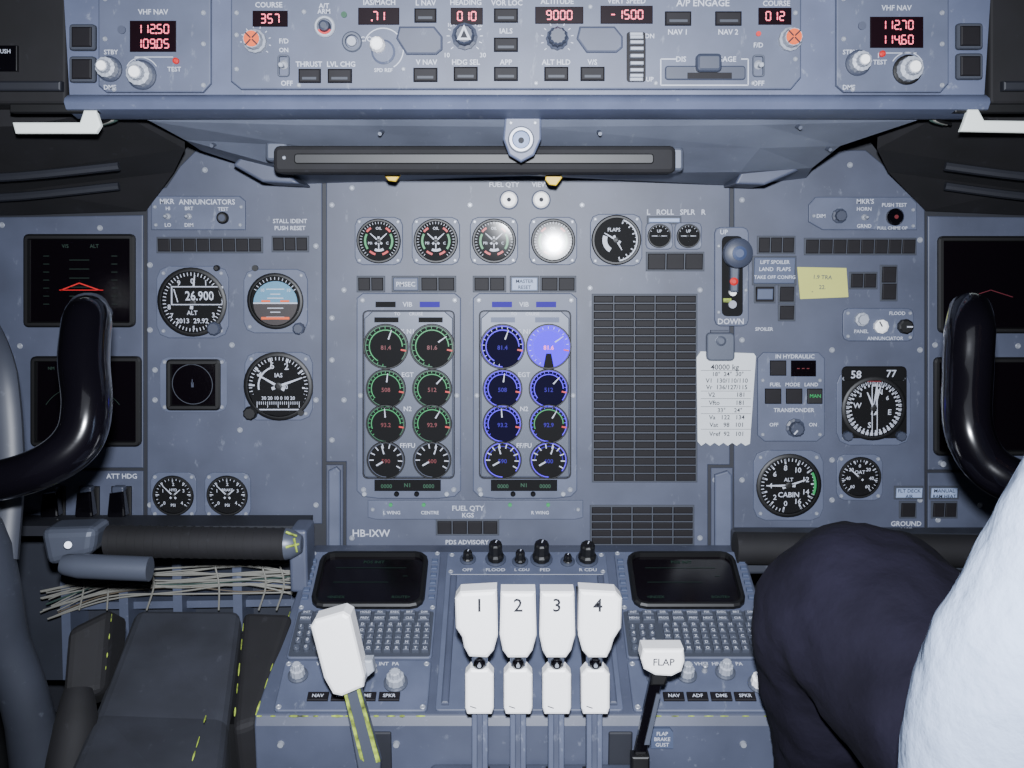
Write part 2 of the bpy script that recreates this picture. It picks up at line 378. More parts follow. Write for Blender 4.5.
for i,x in enumerate((379,436,494,553)):
    gauge('engine_pressure_gauge','round black gauge with green and red arcs in octagonal gray bezel',x,241,20.5,sq=24,ticks=(31,-140,140),big=None,needles=((-48,.55),(48,.55),(180,.4)),
      arcs=((-125,-60,.66,.1,'green'),(60,125,.66,.1,'green'),(30,52,.72,.1,'red'),(-52,-30,.72,.1,'red'),(138,165,.66,.1,'red'),(195,222,.66,.1,'red'),(150,205,.45,.12,'white')),texts=(('OIL',0,-.62,.13),('PSI',-.42,.1,.12),('C',.42,.1,.13)),group='row of engine oil gauges',tilt=(-1.4,-2.4) if i==3 else None)
gauge('flap_position_gauge','round black flap gauge with white scale and pointers',616,240,23,sq=26,ticks=(13,20,170),big=7,needles=((-60,.6),(150,.5)),arcs=((20,170,.9,.06,'white'),(-150,-70,.5,.2,'white')),texts=(('FLAPS',-.1,-.45,.15),))
for x in (659,688):
    gauge('roll_spoiler_gauge','small round black spoiler position gauge',x,236,11,sq=13.5,ticks=(7,-60,60),needles=((-90,.7),(90,.7)),texts=(('UP',0,-.45,.25),),group='pair of roll spoiler gauges',screw=False)
tt=gauge('altimeter','round black altimeter with white readout window 26.900',193,302,32,sq=36,ticks=(50,0,352.8),big=None,needles=((8,.85),),texts=(('ALT',0,.33,.13),('2013  29.92',0,.58,.15),('0',0,-.66,.16),('5',.05,.80,.12),('1',.42,-.6,.16),('9',-.42,-.6,.16),('8',-.72,.15,.15),('2',.76,-.1,.15),('3',.66,.4,.15),('7',-.64,.42,.15)))
part(tt,'readout_drum',MB(tt).box(174,287,222,304,2.6,3.3),'dial')
b=MB(tt); b.frame(172,286,224,305,1.4,2.6,3.9); part(tt,'readout_frame',b,'white')
part(tt,'readout_digits',MB(tt).text('26.900',200.5,295.5,9,3.6,wid=.82),'white')
part(tt,'readout_hatch',MB(tt).line(175,289,179,302,1,3.6),'white')
part(tt,'adjust_knob',MB(tt).lathe(216,328,[(7,2),(7,9),(5.5,10.5)],18,rib=.6),'knob_gray')
part(tt,'adjust_knob',MB(tt).lathe(218,268,[(3,2),(3,6),(2,7)],12),'black')
tt=gauge('attitude_indicator','round standby attitude indicator, blue sky and dark ground',276,301,26,sq=32,ticks=(13,-60,60),needles=(),hub=False,texts=())
part(tt,'sky_half',MB(tt).prism([(276+22*math.cos(math.radians(a)),303-22*math.sin(math.radians(a))) for a in range(0,181,12)],2.3,2.8),'skyblue')
part(tt,'ground_half',MB(tt).prism([(276+22*math.cos(math.radians(a)),303-22*math.sin(math.radians(a))) for a in range(180,361,12)],2.3,2.8),'brown')
b=MB(tt); b.line(254,303,298,303,1.3,3); 
for dy,w in ((-14,9),(-9,5),(-5,8),(5,8),(9,5),(14,9)): b.line(276-w,303+dy,276+w,303+dy,.9,3)
b.text('10',263,290,3,3).text('10',289,290,3,3); part(tt,'pitch_ladder',b,'white')
part(tt,'aircraft_symbol',MB(tt).line(262,301,271,301,2,3.3).line(281,301,290,301,2,3.3).line(262,318,290,318,2.4,3.3),'orange')
part(tt,'cage_knob',MB(tt).lathe(300,328,[(6,2),(6,9),(4.5,10)],18,rib=.5),'knob_gray')
part(tt,'cage_knob',MB(tt).lathe(256,268,[(3,2),(3,5)],12),'black')
tt=gauge('airspeed_indicator','round black airspeed dial with white scale across its lower half',279,386,32,sq=34,ticks=(40,-160,130),big=9,needles=((-60,.75),(70,.8)),arcs=((-100,-20,.62,.05,'white'),),texts=(('IAS',0,-.35,.13),('4',-.58,-.35,.2),('2',.25,-.62,.2),('6',-.2,-.65,.2),('60 80',.1,.02,.12)))
part(tt,'lower_window',MB(tt).prism([(251,394),(307,394),(303,405),(292,414),(266,414),(255,405)],2.8,3.3),'dial')
b=MB(tt)
for i in range(21): b.line(258+i*2.1,401,258+i*2.1,404 if i%5 else 407,.6,3.6)
b.line(257,409,301,409,1.2,3.6).text('30 20 10 0 10 20',279,397.5,3.4,3.6); part(tt,'localizer_scale',b,'white')
part(tt,'adjust_knob',MB(tt).lathe(252,412,[(7,2),(7,9),(5.5,10.5)],18,rib=.6),'black'); part(tt,'test_button',MB(tt).lathe(302,412,[(3,2),(3,6)],12),'black')
def sqdisplay(name,label,x0,y0,x1,y1,rim=4,m='screen',r=4,depth=5):
    t=T(name,label,'display',MAIN,(x0+x1)/2,(y0+y1)/2)
    part(t,'bezel',MB(t).frame(x0-rim,y0-rim,x1+rim,y1+rim,rim+1,0,depth,r=r),'black')
    part(t,'screen',MB(t).box(x0,y0,x1,y1,0,1.2),m)
    return t
tt=sqdisplay('standby_compass_display','square black unlit radar-style display in octagonal gray frame',172,364,216,405,5,depth=4)
part(tt,'dial_ring',MB(tt).arc(193,384,20,.7,0,360,2.0,40),'tile_rim')
part(tt,'pointer',MB(tt).rl(193,384,0,0,5,.8,2.0).rl(193,384,0,-3,2,2.4,2.0),'knob_gray')
part(tt,'outer_plate',MB(tt).box(160,357,227,412,-1,.6,.4,r=8,seg=2),'panel_light')
screws(tt,[(165,362),(222,362),(165,407),(222,407)],2,.6)
for x in (174,228):
    gauge('hydraulic_pressure_gauge','small round black pressure gauge with white pointer',x,495,19,sq=23,ticks=(21,-130,130),big=7,needles=((-45,.75),(50,.5)),nums=('0','1','2','3','4'),texts=(('PSI',0,.5,.15),('HYD' if x<200 else 'BRAKE',0,-.3,.14)),group='pair of pressure gauges',hub=True)
tt=gauge('heading_indicator','square black compass indicator with readouts 58 and 77',873,408,30,shape='sq',sq=37,ticks=(72,0,355),big=36,needles=((4,.85),(14,.8),(-25,.6)),texts=(('N',.2,-.55,.18),('E',.52,.12,.18),('W',-.55,-.1,.18),('S',-.15,.55,.18),('3',-.45,-.45,.14),('6',.45,-.35,.14)))
part(tt,'case_front',MB(tt).box(841,366,906,438,1.6,2.2,.3,r=5),'dial')
part(tt,'readout_window',MB(tt).box(843,367,904,380,1.8,3,.4),'dial'); part(tt,'readout_digits',MB(tt).text('58',855,374,7.5,3.4).text('77',890,373,7,3.4),'white')
part(tt,'warning_flag',MB(tt).line(866,381,880,381,1.2,3.2),'dimred')
part(tt,'needle_outline',MB(tt).line(871,385,871,432,.9,3.4).line(876,385,876,432,.9,3.4),'white')
for x in(846,899): part(tt,'adjust_knob',MB(tt).lathe(x,435,[(5,2),(5,8),(4,9)],16,rib=.5),'knob_gray')
gauge('cabin_altitude_gauge','large round black cabin pressure gauge with white pointer',788,485,30,sq=35,ticks=(41,-170,150),big=11,nums=('0','2','4','6','8','10','12','14','16'),needles=((-90,.75),(70,.6)),arcs=((60,110,.88,.08,'green'),),texts=(('CABIN',0,.3,.17),('ALT',0,-.2,.12)))
gauge('outside_temperature_gauge','small round black OAT gauge with white numerals',859,477,19.5,sq=23,ticks=(25,-140,140),big=8,nums=('60','40','20','0','20','40','60'),needles=((-50,.7),),texts=(('OAT',0,-.28,.18),))
# ---- engine modules
def engmod(x0,label,pur):
    x1=x0+104; cx=x0+52; t=T('engine_instrument_display',label,'engine gauges',MAIN,cx,390,'engine instrument modules')
    part(t,'face_plate',MB(t).prism([(x0,298),(x0+6,293),(x1-6,293),(x1,298),(x1,490),(x1-6,496),(x1-22,498),(x0+22,498),(x0+6,496),(x0,490)],0,3,1),'panel_light')
    part(t,'inner_plate',MB(t).prism([(x0+8,318),(x0+16,311),(x1-16,311),(x1-8,318),(x1-8,476),(x0+8,476)],2.5,4.2,.8),'steel')
    part(t,'shade_frame',MB(t).frame(x0+6,310,x1-6,478,1.6,2.5,5,r=5),'panel_dark')
    part(t,'display_window',MB(t).box(cx-34,479,cx+32,490,2.5,4.5,.5),'dial')
    for a in (0,1):
        xx=cx-22+a*44
        part(t,'readout_window',MB(t).box(xx-11,301.5,xx+9,307,2.8,3.6),'purple_dim' if (pur or a==1) else 'dial')
        part(t,'readout_window',MB(t).box(xx-12,317,xx+12,322,4,4.9),'knob_blue' if pur else 'dial')
    lm=MB(t)
    for s_,y in (('VIB',304),('% N1',331),('EGT',374),('N2',408),('FF/FU',444.5)): lm.text(s_,cx-1,y,4.6,4.7)
    lm.text('TO       CRUISE',cx,313.5,3,4.6)
    part(t,'lettering',lm,'white')
    part(t,'readout_digits',MB(t).text('N1',cx-1,484,4,4.9).text('0000',cx-22,485,4,4.9).text('0000',cx+20,485,4,4.9),'dimgreen')
    rows=[(346,21.5),(388,19),(423,19),(459,18.5)]
    for r_i,(y,r) in enumerate(rows):
        for c_i in range(2):
            x=cx-22.5+c_i*46
            bright=pur and r_i==0 and c_i==1  # the one dial that gets the painted violet glare
            q=MB(t); q.lathe(x,y,[(r,4),(r,5)],30); gp=part(t,'gauge',q,'violet_glare' if bright else ('dial_purple' if pur and r_i<3 and not(r_i==2 and c_i) else 'dial'))
            part(t,'gauge_ring',MB(t).ring(x,y,r*.97,r*1.05,4,6.5),'black',parent=gp)
            q=MB(t)
            if r_i<3: q.ticks(x,y,r*.82,r*.92,17,-130 if r_i else -170,100,.6,5.4)
            else: q.ticks(x,y,r*.66,r*.9,9,-90,120,1.1,5.4)
            part(t,'gauge_ticks',q,'white' if r_i==3 or (pur and r_i==0) else ('purple' if pur else 'green'),parent=gp)
            green=(not pur) or (r_i==2 and c_i==1)
            m=('green' if green else 'purple') if r_i<3 else 'purple_dim'
            if r_i<3 or pur: part(t,'gauge_arc',MB(t).arc(x,y,r*.76,r*.05,-150+20*r_i,90,5.3,26),m,parent=gp)
            part(t,'gauge_arc',MB(t).arc(x,y,r*.94,r*.05,-180,130,5.3,26),'purple' if pur else ('dimgreen' if r_i<3 else 'knob_gray'),parent=gp)
            if r_i<3: part(t,'gauge_redline',MB(t).rl(x,y,102,r*.7,r*.95,1.6,5.6),'red',parent=gp)
            s_=[('81.4','81.6'),('508','512'),('93.2','92.9'),('590','600')][r_i][c_i]
            part(t,'gauge_readout',MB(t).text(s_,x,y+1,4.2,5.5),'purple_dim' if (pur and not bright) else ('dimred' if not bright else 'pink_led'),parent=gp)
            q=MB(t).rl(x,y,20+35*c_i-r_i*12,r*.35,r*.82,1.5,5.7,.7)
            if r_i==3: q.rl(x,y,-120,r*.2,r*.6,1.6,5.7)
            part(t,'gauge_needle',q,'white',parent=gp)
            if bright: part(t,'gauge_pointer_slot',MB(t).rl(x,y+4,180,3,r-3,5,5.6,11),'dial',parent=gp)
    screws(t,[(x0+6,300),(x1-6,300),(x0+4,395),(x1-4,395),(x0+7,489),(x1-7,489)],2.7,3)
    for dx in (-44,-12,8,38): part(t,'selector_button',MB(t).lathe(cx+dx,493,[(2.6,2.5),(2.6,5),(2,6)],12),'knob_light' if dx in(-44,38) else 'dial')
engmod(357,'black engine gauge module with green-lit dials',False)
engmod(473,'engine gauge module with glowing violet dials, one with painted glare',True)
t=T('fuel_quantity_strip','narrow gray plate lettered FUEL QTY KGS','label plate',MAIN,470,509)
part(t,'plate',MB(t).prism([(368,500),(583,500),(583,517),(575,519),(376,519),(368,517)],0,2,.7),'panel_light')
part(t,'lettering',MB(t).text('FUEL QTY',468,507.5,5,2.4).text('KGS',468,514.5,4.6,2.4).text('L WING',392,512,3.4,2.4).text('CENTRE',430,512,3.4,2.4).text('R WING',540,512,3.4,2.4),'white')
screws(t,[(373,509),(578,509)],2,2)
for x in (391,424,510,548): part(t,'indicator_lamp',MB(t).lathe(x,504,[(1.9,2),(1.9,4)],10),'green')
for x in (509,541):
    t=T('rotary_knob','cream round push knob on the panel','knob',MAIN,x,200,'pair of cream push knobs')
    part(t,'skirt',MB(t).lathe(x,200,[(9.5,0),(9.5,3),(8.5,4)],24),'panel_light'); part(t,'cap',MB(t).lathe(x,200,[(8,3),(8,8),(6.5,9.5),(2,9.8),(2,8.5)],24),'white_plastic',smooth=True); part(t,'center_mark',MB(t).lathe(x,200,[(2.2,8.4),(2.2,9.9)],12),'ink')
# ---- displays
tt=sqdisplay('primary_flight_display','dark glass flight display with faint red chevron in black frame',30,239,131,322,5,r=5)
b=MB(tt)
b.line(62,290,80,283,1.2,1.8).line(80,283,100,290,1.2,1.8).line(60,290,104,290,.8,1.8); part(tt,'flight_director_lines',b,'red')
b=MB(tt); b.text('ALT',95,246,3.5,1.8).text('V/S',66,246,3.5,1.8)
for i in range(7): b.line(44,256+i*8,50,256+i*8,.5,1.8).line(112,256+i*8,118,256+i*8,.5,1.8)
for i in range(5): b.line(70,260+i*9,90,260+i*9,.5,1.8)
part(tt,'display_symbols',b,'faint_green')
tt=sqdisplay('navigation_display','dark glass navigation display in black frame',37,361,137,441,5,r=5)
b=MB(tt); b.arc(85,430,45,.5,-55,55,1.8).line(85,385,85,425,.4,1.8).text('NM',52,368,3,1.8); part(tt,'display_symbols',b,'faint_green')
tt=sqdisplay('primary_flight_display','dark glass flight display with faint red lines in black frame',942,241,1055,328,5,r=5)
b=MB(tt); b.line(968,297,990,290,.7,1.8).line(990,290,1012,297,.7,1.8); part(tt,'flight_director_lines',b,'faint_red')
tt=sqdisplay('navigation_display','unlit dark navigation display in black frame',938,362,1055,450,5,r=5)
part(tt,'control_knob',MB(tt).lathe(941,463,[(3,0),(3,6)],12),'knob_light')
# ---- switch boxes
def toggle(t,x,y,r=3,m='metal',L=9,dz=0,tilt=0):
    part(t,'toggle_collar',MB(t).lathe(x,y,[(r*1.3,dz),(r*1.3,dz+1.5),(r*.8,dz+2.5)],12),'metal')
    part(t,'toggle_lever',MB(t).lathe(x,y+tilt,[(r*.4,dz+2),(r*.75,dz+L),(r*.5,dz+L+1)],12),m,smooth=True)
t=T('marker_switch_panel','small gray panel with toggles lettered ANNUNCIATORS','switch panel',MAIN,200,213)
part(t,'plate',MB(t).prism([(152,200),(158,196),(240,196),(246,201),(246,230),(152,230)],0,3,1),'panel_light')
part(t,'lettering',MB(t).text('MKR',168,201.5,5,3.4).text('ANNUNCIATORS',208,202,5,3.4,wid=1.0).text('HI',169,208.5,3.4,3.4).text('LO',169,225,3.6,3.4).text('BRT',190,208.5,3.4,3.4).text('DIM',190,225,3.6,3.4).text('TEST',224,209,3.4,3.4),'white')
toggle(t,169,216.5,2.4,dz=3);toggle(t,190,216.5,2.4,dz=3); part(t,'test_button',MB(t).lathe(224,218,[(6,3),(6,6),(4.5,7.5)],20),'black'); part(t,'button_cap',MB(t).lathe(224,218,[(3.4,7),(3.4,8.5)],16),'knob_gray'); screws(t,[(156,207),(157,225),(242,207),(241,225)],1.8,3)
t=T('intercom_switch_panel','small gray panel with knob and black push button','switch panel',MAIN,862,213)
part(t,'plate',MB(t).prism([(808,205),(815,197),(910,197),(916,203),(916,230),(822,230),(808,222)],0,3,1),'panel_light')
part(t,'lettering',MB(t).text("MKR'S",864,201.5,4.6,3.4).text('DIM',820,216,3.6,3.4).text('HORN',863,209,3.6,3.4).text('GRND',863,226,3.6,3.4).text('PUSH TEST',893,205,3.6,3.4).text('PULL CHIME OP',891,228,3,3.4),'white')
part(t,'rotary_knob',MB(t).lathe(838,216,[(7.5,3),(7.5,6),(5.5,7),(5,11)],20,rib=.4),'knob_gray'); toggle(t,863,217.5,2.4,dz=3)
part(t,'push_button',MB(t).lathe(893,217,[(8.5,3),(8.5,7),(7,9)],24),'gloss_black'); part(t,'button_lamp',MB(t).lathe(893,217,[(2,9),(2,9.6)],12),'dimred'); screws(t,[(813,216),(912,210),(912,226)],1.8,3)
t=T('audio_knob_panel','gray panel with three rotary knobs and toggles','switch panel',MAIN,878,325)
part(t,'plate',MB(t).box(842,308,913,341,0,3,1,r=6,seg=2),'panel_light')
part(t,'rotary_knob',MB(t).lathe(860,319,[(7,3),(7,7),(5,8),(5,12)],18,rib=.5),'knob_light'); part(t,'rotary_knob',MB(t).lathe(879,326,[(7,3),(7,8),(5,9)],18,rib=.5),'white_plastic'); part(t,'rotary_knob',MB(t).lathe(903,326,[(7.5,3),(7.5,9),(6,10)],18,rib=.5),'black')
part(t,'knob_pointer',MB(t).rl(879,326,-30,0,6,1.4,9.3),'ink'); part(t,'knob_pointer',MB(t).rl(903,326,90,0,6,1.4,10.3),'white')
part(t,'lettering',MB(t).text('PANEL',860,331,3.4,3.4).text('FLOOD',896,313,3.4,3.4).text('ANNUNCIATOR',884,338,3.4,3.4),'white'); screws(t,[(847,313),(909,313),(847,336),(909,337)],1.8,3)
t=T('transponder_panel','gray radio control box with small display, buttons and knob','control panel',MAIN,790,397)
part(t,'plate',MB(t).prism([(757,358),(763,352),(818,352),(824,358),(824,435),(816,441),(764,441),(757,435)],0,3,1),'panel_light')
part(t,'display_window',MB(t).box(790,360,815,376,3,4,.5),'screen'); part(t,'display_digits',MB(t).seg7('---',802,368,6,4.3),'dimred')
for x0,y0,x1,y1 in ((769,360,785,375),(764,388,780,403),(785,388,801,403)): part(t,'push_button',MB(t).box(x0,y0,x1,y1,3,6,1),'tile')
part(t,'push_button',MB(t).box(806,388,821,403,3,6,1),'black'); part(t,'button_legend',MB(t).text('MAN',813.5,395,3.6,6.3),'green'); part(t,'lettering',MB(t).text('IN HYDRAULIC',794,356,4,3.4).text('FUEL   MODE   LAND',793,384,3.6,3.4).text('TRANSPONDER',793,409.5,4,3.4).text('OFF',773,424,3.6,3.4).text('ON',812,424,3.6,3.4),'white')
part(t,'rotary_knob',MB(t).lathe(794,427,[(9.5,3),(9.5,5),(7,6),(7,14),(5.5,15)],22,rib=.5),'knob_gray'); part(t,'knob_pointer',MB(t).rl(794,427,-140,1,6,1.6,15.3),'white'); screws(t,[(762,380),(819,380),(762,434),(819,434)],1.8,3)
for i,x in enumerate((56,90,122)):
    t=T('guarded_switch','tall black paddle switch in a dark slot','switch',MAIN,x,505,'row of black paddle switches')
    part(t,'base',MB(t).box(x-10,486,x+10,522,0,3,1),'black'); part(t,'paddle',MB(t).prism([(x-7,490),(x+7,488),(x+9,512),(x+4,518),(x-6,518),(x-9,511)],2,16,2),'gloss_black'); part(t,'paddle_cap',MB(t).box(x-6,484,x+6,491,4,12,1.5,r=2),'knob_gray')
# gear lever
t=T('landing_gear_lever','gray wheel-shaped landing gear lever in tall slotted plate','landing gear lever',MAIN,731,278)
part(t,'plate',MB(t).box(714,227,748,326,0,3.5,1,r=6,seg=2),'panel_light'); part(t,'slot',MB(t).box(721,236,742,316,3,4,.2,r=5),'dial')
part(t,'lever_arm',MB(t).prism([(728,255),(738,255),(736,292),(728,292)],3,12,2),'steel')
v=MB(t).lathe(734,253,[(9,8),(14,11),(15,16),(14,21),(9,24)],26); part(t,'wheel_handle',v,'knob_gray',smooth=True)
part(t,'wheel_hub',MB(t).lathe(734,253,[(7,23),(7,25),(4,26.5)],18),'knob_blue')
part(t,'warning_light',MB(t).lathe(731,281,[(4,12),(4,14),(2,15)],14),'red'); part(t,'lever_lock',MB(t).lathe(731,292,[(3.5,4),(3.5,10)],14),'white_plastic'); part(t,'lever_stripe',MB(t).box(722,298,730,302,4,6),'olive'); part(t,'down_stop',MB(t).lathe(731,304,[(4,4),(4,8)],14),'metal')
part(t,'lettering',MB(t).text('UP',723,232,4.5,3.9).text('DOWN',730,321,5.5,3.9),'white'); screws(t,[(718,246),(745,290),(718,312)],1.8,3.5)
t=T('landing_data_card','white paper landing speed card with ragged bottom edge','card',MAIN,725,398,zoff=0)
pts=[(696,357),(700,351),(753,353),(755,356),(749,443)]
pts+=[(749-i*4.4,443+(2 if i%2 else -1)) for i in range(1,12)]+[(697,441)]
part(t,'paper',MB(t).prism(pts,-.5,3.8),'paper')
b=MB(t); rows=[('40000 kg',724,366.5,5.6),('18°  24°  30°',727,373.5,4.4),('V1  130/110/110',726,380,4.6),('Vr  136/127/115',726,386.5,4.6),('V2            181',726,394,4.6),('Vfto         181',726,402,4.6),('33°     24°',729,409.5,4.4),('Va   122   134',726,416.5,4.6),('Vat   98   101',726,424,4.6),('Vref  92   101',726,433,4.6)]
for a in rows: b.text(a[0],a[1],a[2],a[3]*.95,4.0)
for y in (370,390.5,398,406,413,428.5): b.line(700,y,750,y,.4,4.0)
part(t,'lettering',b,'ink')
t=T('document_clip','gray metal spring clip holding the card','clip',MAIN,718,345,zoff=0)
part(t,'clip_body',MB(t).box(705,332,733,360,4,9,1.5,r=4),'steel'); part(t,'clip_spring',MB(t).lathe(719,340,[(5,9),(5,11),(3,12)],14),'steel'); part(t,'clip_mount',MB(t).box(710,330,728,345,0,5.2),'knob_gray')
t=T('sticky_note','pale yellow sticky note with pencil writing','note',MAIN,822,283,zoff=.5)
part(t,'paper',MB(t).prism([(797,267),(846,268),(848,297),(800,299)],-.5,.6),'sticky'); part(t,'lettering',MB(t).text('1.9 TRA',822,277,4,.9,rot=-2).text('22.',822,287,4,.9).text('-',812,291,4,.9),'steel')
# ================================================================ glareshield
gl=empty('glareshield','wide blue-gray padded glareshield with rounded lower lip','glareshield',(0,1.1,1.6))
def pprof(prof,xl,xr):
    v=[];n=len(prof)
    for (y,z),x in zip(prof,xl): v.append((x,y,z))
    for (y,z),x in zip(prof,xr): v.append((x,y,z))
    f=[(i,(i+1)%n,n+(i+1)%n,n+i) for i in range(n)]+[tuple(range(n))[::-1],tuple(range(n,2*n))]; return v,f
def X(px,py,y): return P(px,py,y).x
z0=P(512,94,1.0).z; zt=P(512,-45,1.0).z; zl=P(512,110,1.0).z
xl=X(68,97,1.0); xr=X(986,97,1.0)
prof=[(1.004,zt),(1.004,z0),(1.000,z0-.001),(.992,z0-.005),(.990,z0-.009),(.994,zl),(1.02,zl-.006),(1.06,zl-.002),(1.06,zt)]
v,f=pprof(prof,[xl]*9,[xr]*9); wpart(gl,'face_panel',v,f,'mcp_gray',smooth=True)
rowsL=[[P(112,106,1.02),P(300,106,1.01),P(530,107,1.01),P(760,106,1.01),P(952,106,1.02)],
       [P(150,121,1.04),P(300,125,1.04),P(530,127,1.04),P(760,125,1.04),P(915,121,1.04)],
       [P(185,140,1.10),P(300,146,1.09),P(530,147,1.09),P(760,148,1.09),P(840,146,1.10)],
       [P(200,150,1.17),P(300,172,1.15),P(530,174,1.15),P(740,172,1.15),P(812,168,1.17)],
       [P(205,152,1.248),P(300,184,1.248),P(530,176,1.248),P(740,186,1.248),P(806,178,1.248)]]
v=[];f=[]
for r_ in rowsL: v+=r_
for j in range(4):
    for i in range(4): f.append((j*5+i,j*5+i+1,j*5+i+6,j*5+i+5))
nb=len(v); v+=[p+Vector((0,0,.06)) for p in v[:]]
for j in range(4):
    for i in range(4): f.append((nb+j*5+i,nb+j*5+i+5,nb+j*5+i+6,nb+j*5+i+1))
    f.append((j*5,j*5+5,nb+j*5+5,nb+j*5)); f.append((j*5+4,nb+j*5+4,nb+j*5+9,j*5+9))
for i in range(4): f.append((i,nb+i,nb+i+1,i+1)); f.append((20+i,21+i,nb+21+i,nb+20+i))
wpart(gl,'underside_shell',v,f,'shield_gray')
for pts in ([(745,165),(775,158),(800,170),(765,185),(735,184)],[(270,160),(245,152),(232,165),(262,182),(300,184)]):
    q=[P(x,y,1.165) for x,y in pts]; q2=[p+Vector((0,.07,0)) for p in q]; n=len(q)
    wpart(gl,'support_bracket',q+q2,[tuple(range(n)),tuple(range(n,2*n))[::-1]]+[(i,n+i,n+(i+1)%n,(i+1)%n) for i in range(n)],'panel',bevel=.003)
for x,y in ((140,118),(380,134),(600,134),(800,128),(212,146),(830,150)):
    p=P(x,y-1,1.035+(.06 if y>140 else 0)); v,f=sweep([p+Vector((0,.02,.004)),p+Vector((0,-.002,-.001))],[.0024,.002],10,1); wpart(gl,'rivet',v,f,'steel')
v,f=pprof([(1.06,zt),(1.06,zl),(1.245,zl+.05),(1.245,zt)],[X(118,97,1.06)]*4,[X(938,97,1.06)]*4); wpart(gl,'hood_core',v,f,'black_rough')
GB=Surf((0,1.10,1.3),(1,0,0),(0,0,1))
t=T('grab_bar','long black padded grab bar under the glareshield','grab bar',GB,475,160)
part(t,'bar',MB(t).box(279,148,672,175,0,26,4,r=6),'black_rough'); part(t,'bar_rib',MB(t).box(300,156,650,166,25,28,1,r=3),'black')
screws(t,[(290,160),(318,158),(640,160),(610,162)],1.8,26)
part(t,'end_bracket',MB(t).box(268,142,290,162,-20,12,3,r=4),'steel'); part(t,'end_bracket',MB(t).box(662,148,682,172,-20,12,3,r=4),'steel')
for x,y in ((393,176),(553,180)):
    t=T('release_tab','small bright yellow hanging tab','tab',Surf((0,1.14,1.3),(1,0,0),(0,0,1)),x,y,'yellow tabs')
    part(t,'tab',MB(t).prism([(x-7,y-7),(x+7,y-8),(x+9,y-2),(x+3,y+6),(x-4,y+5),(x-8,y)],0,5,1),'yellow'); part(t,'tab_stem',MB(t).box(x-2,y-26,x+2,y-5,1,4),'yellow')
t=T('standby_lamp_bracket','gray metal bracket with round silver lens hanging from the glareshield','bracket',Surf((0,1.03,1.3),(1,0,0),(0,0,1)),521,140)
part(t,'bracket_plate',MB(t).prism([(505,118),(541,118),(541,140),(534,156),(521,163),(509,156),(503,140)],0,10,2),'mcp_gray')
part(t,'lens_ring',MB(t).ring(521,141,8,13,9,16),'metal',smooth=True); part(t,'lens',MB(t).lathe(521,141,[(9,9),(8,13),(4,15)],22),'tile_lit',smooth=True); part(t,'lens_center',MB(t).lathe(521,142,[(3,14),(3,17)],14),'ink')
screws(t,[(511,124),(535,124)],2,10)
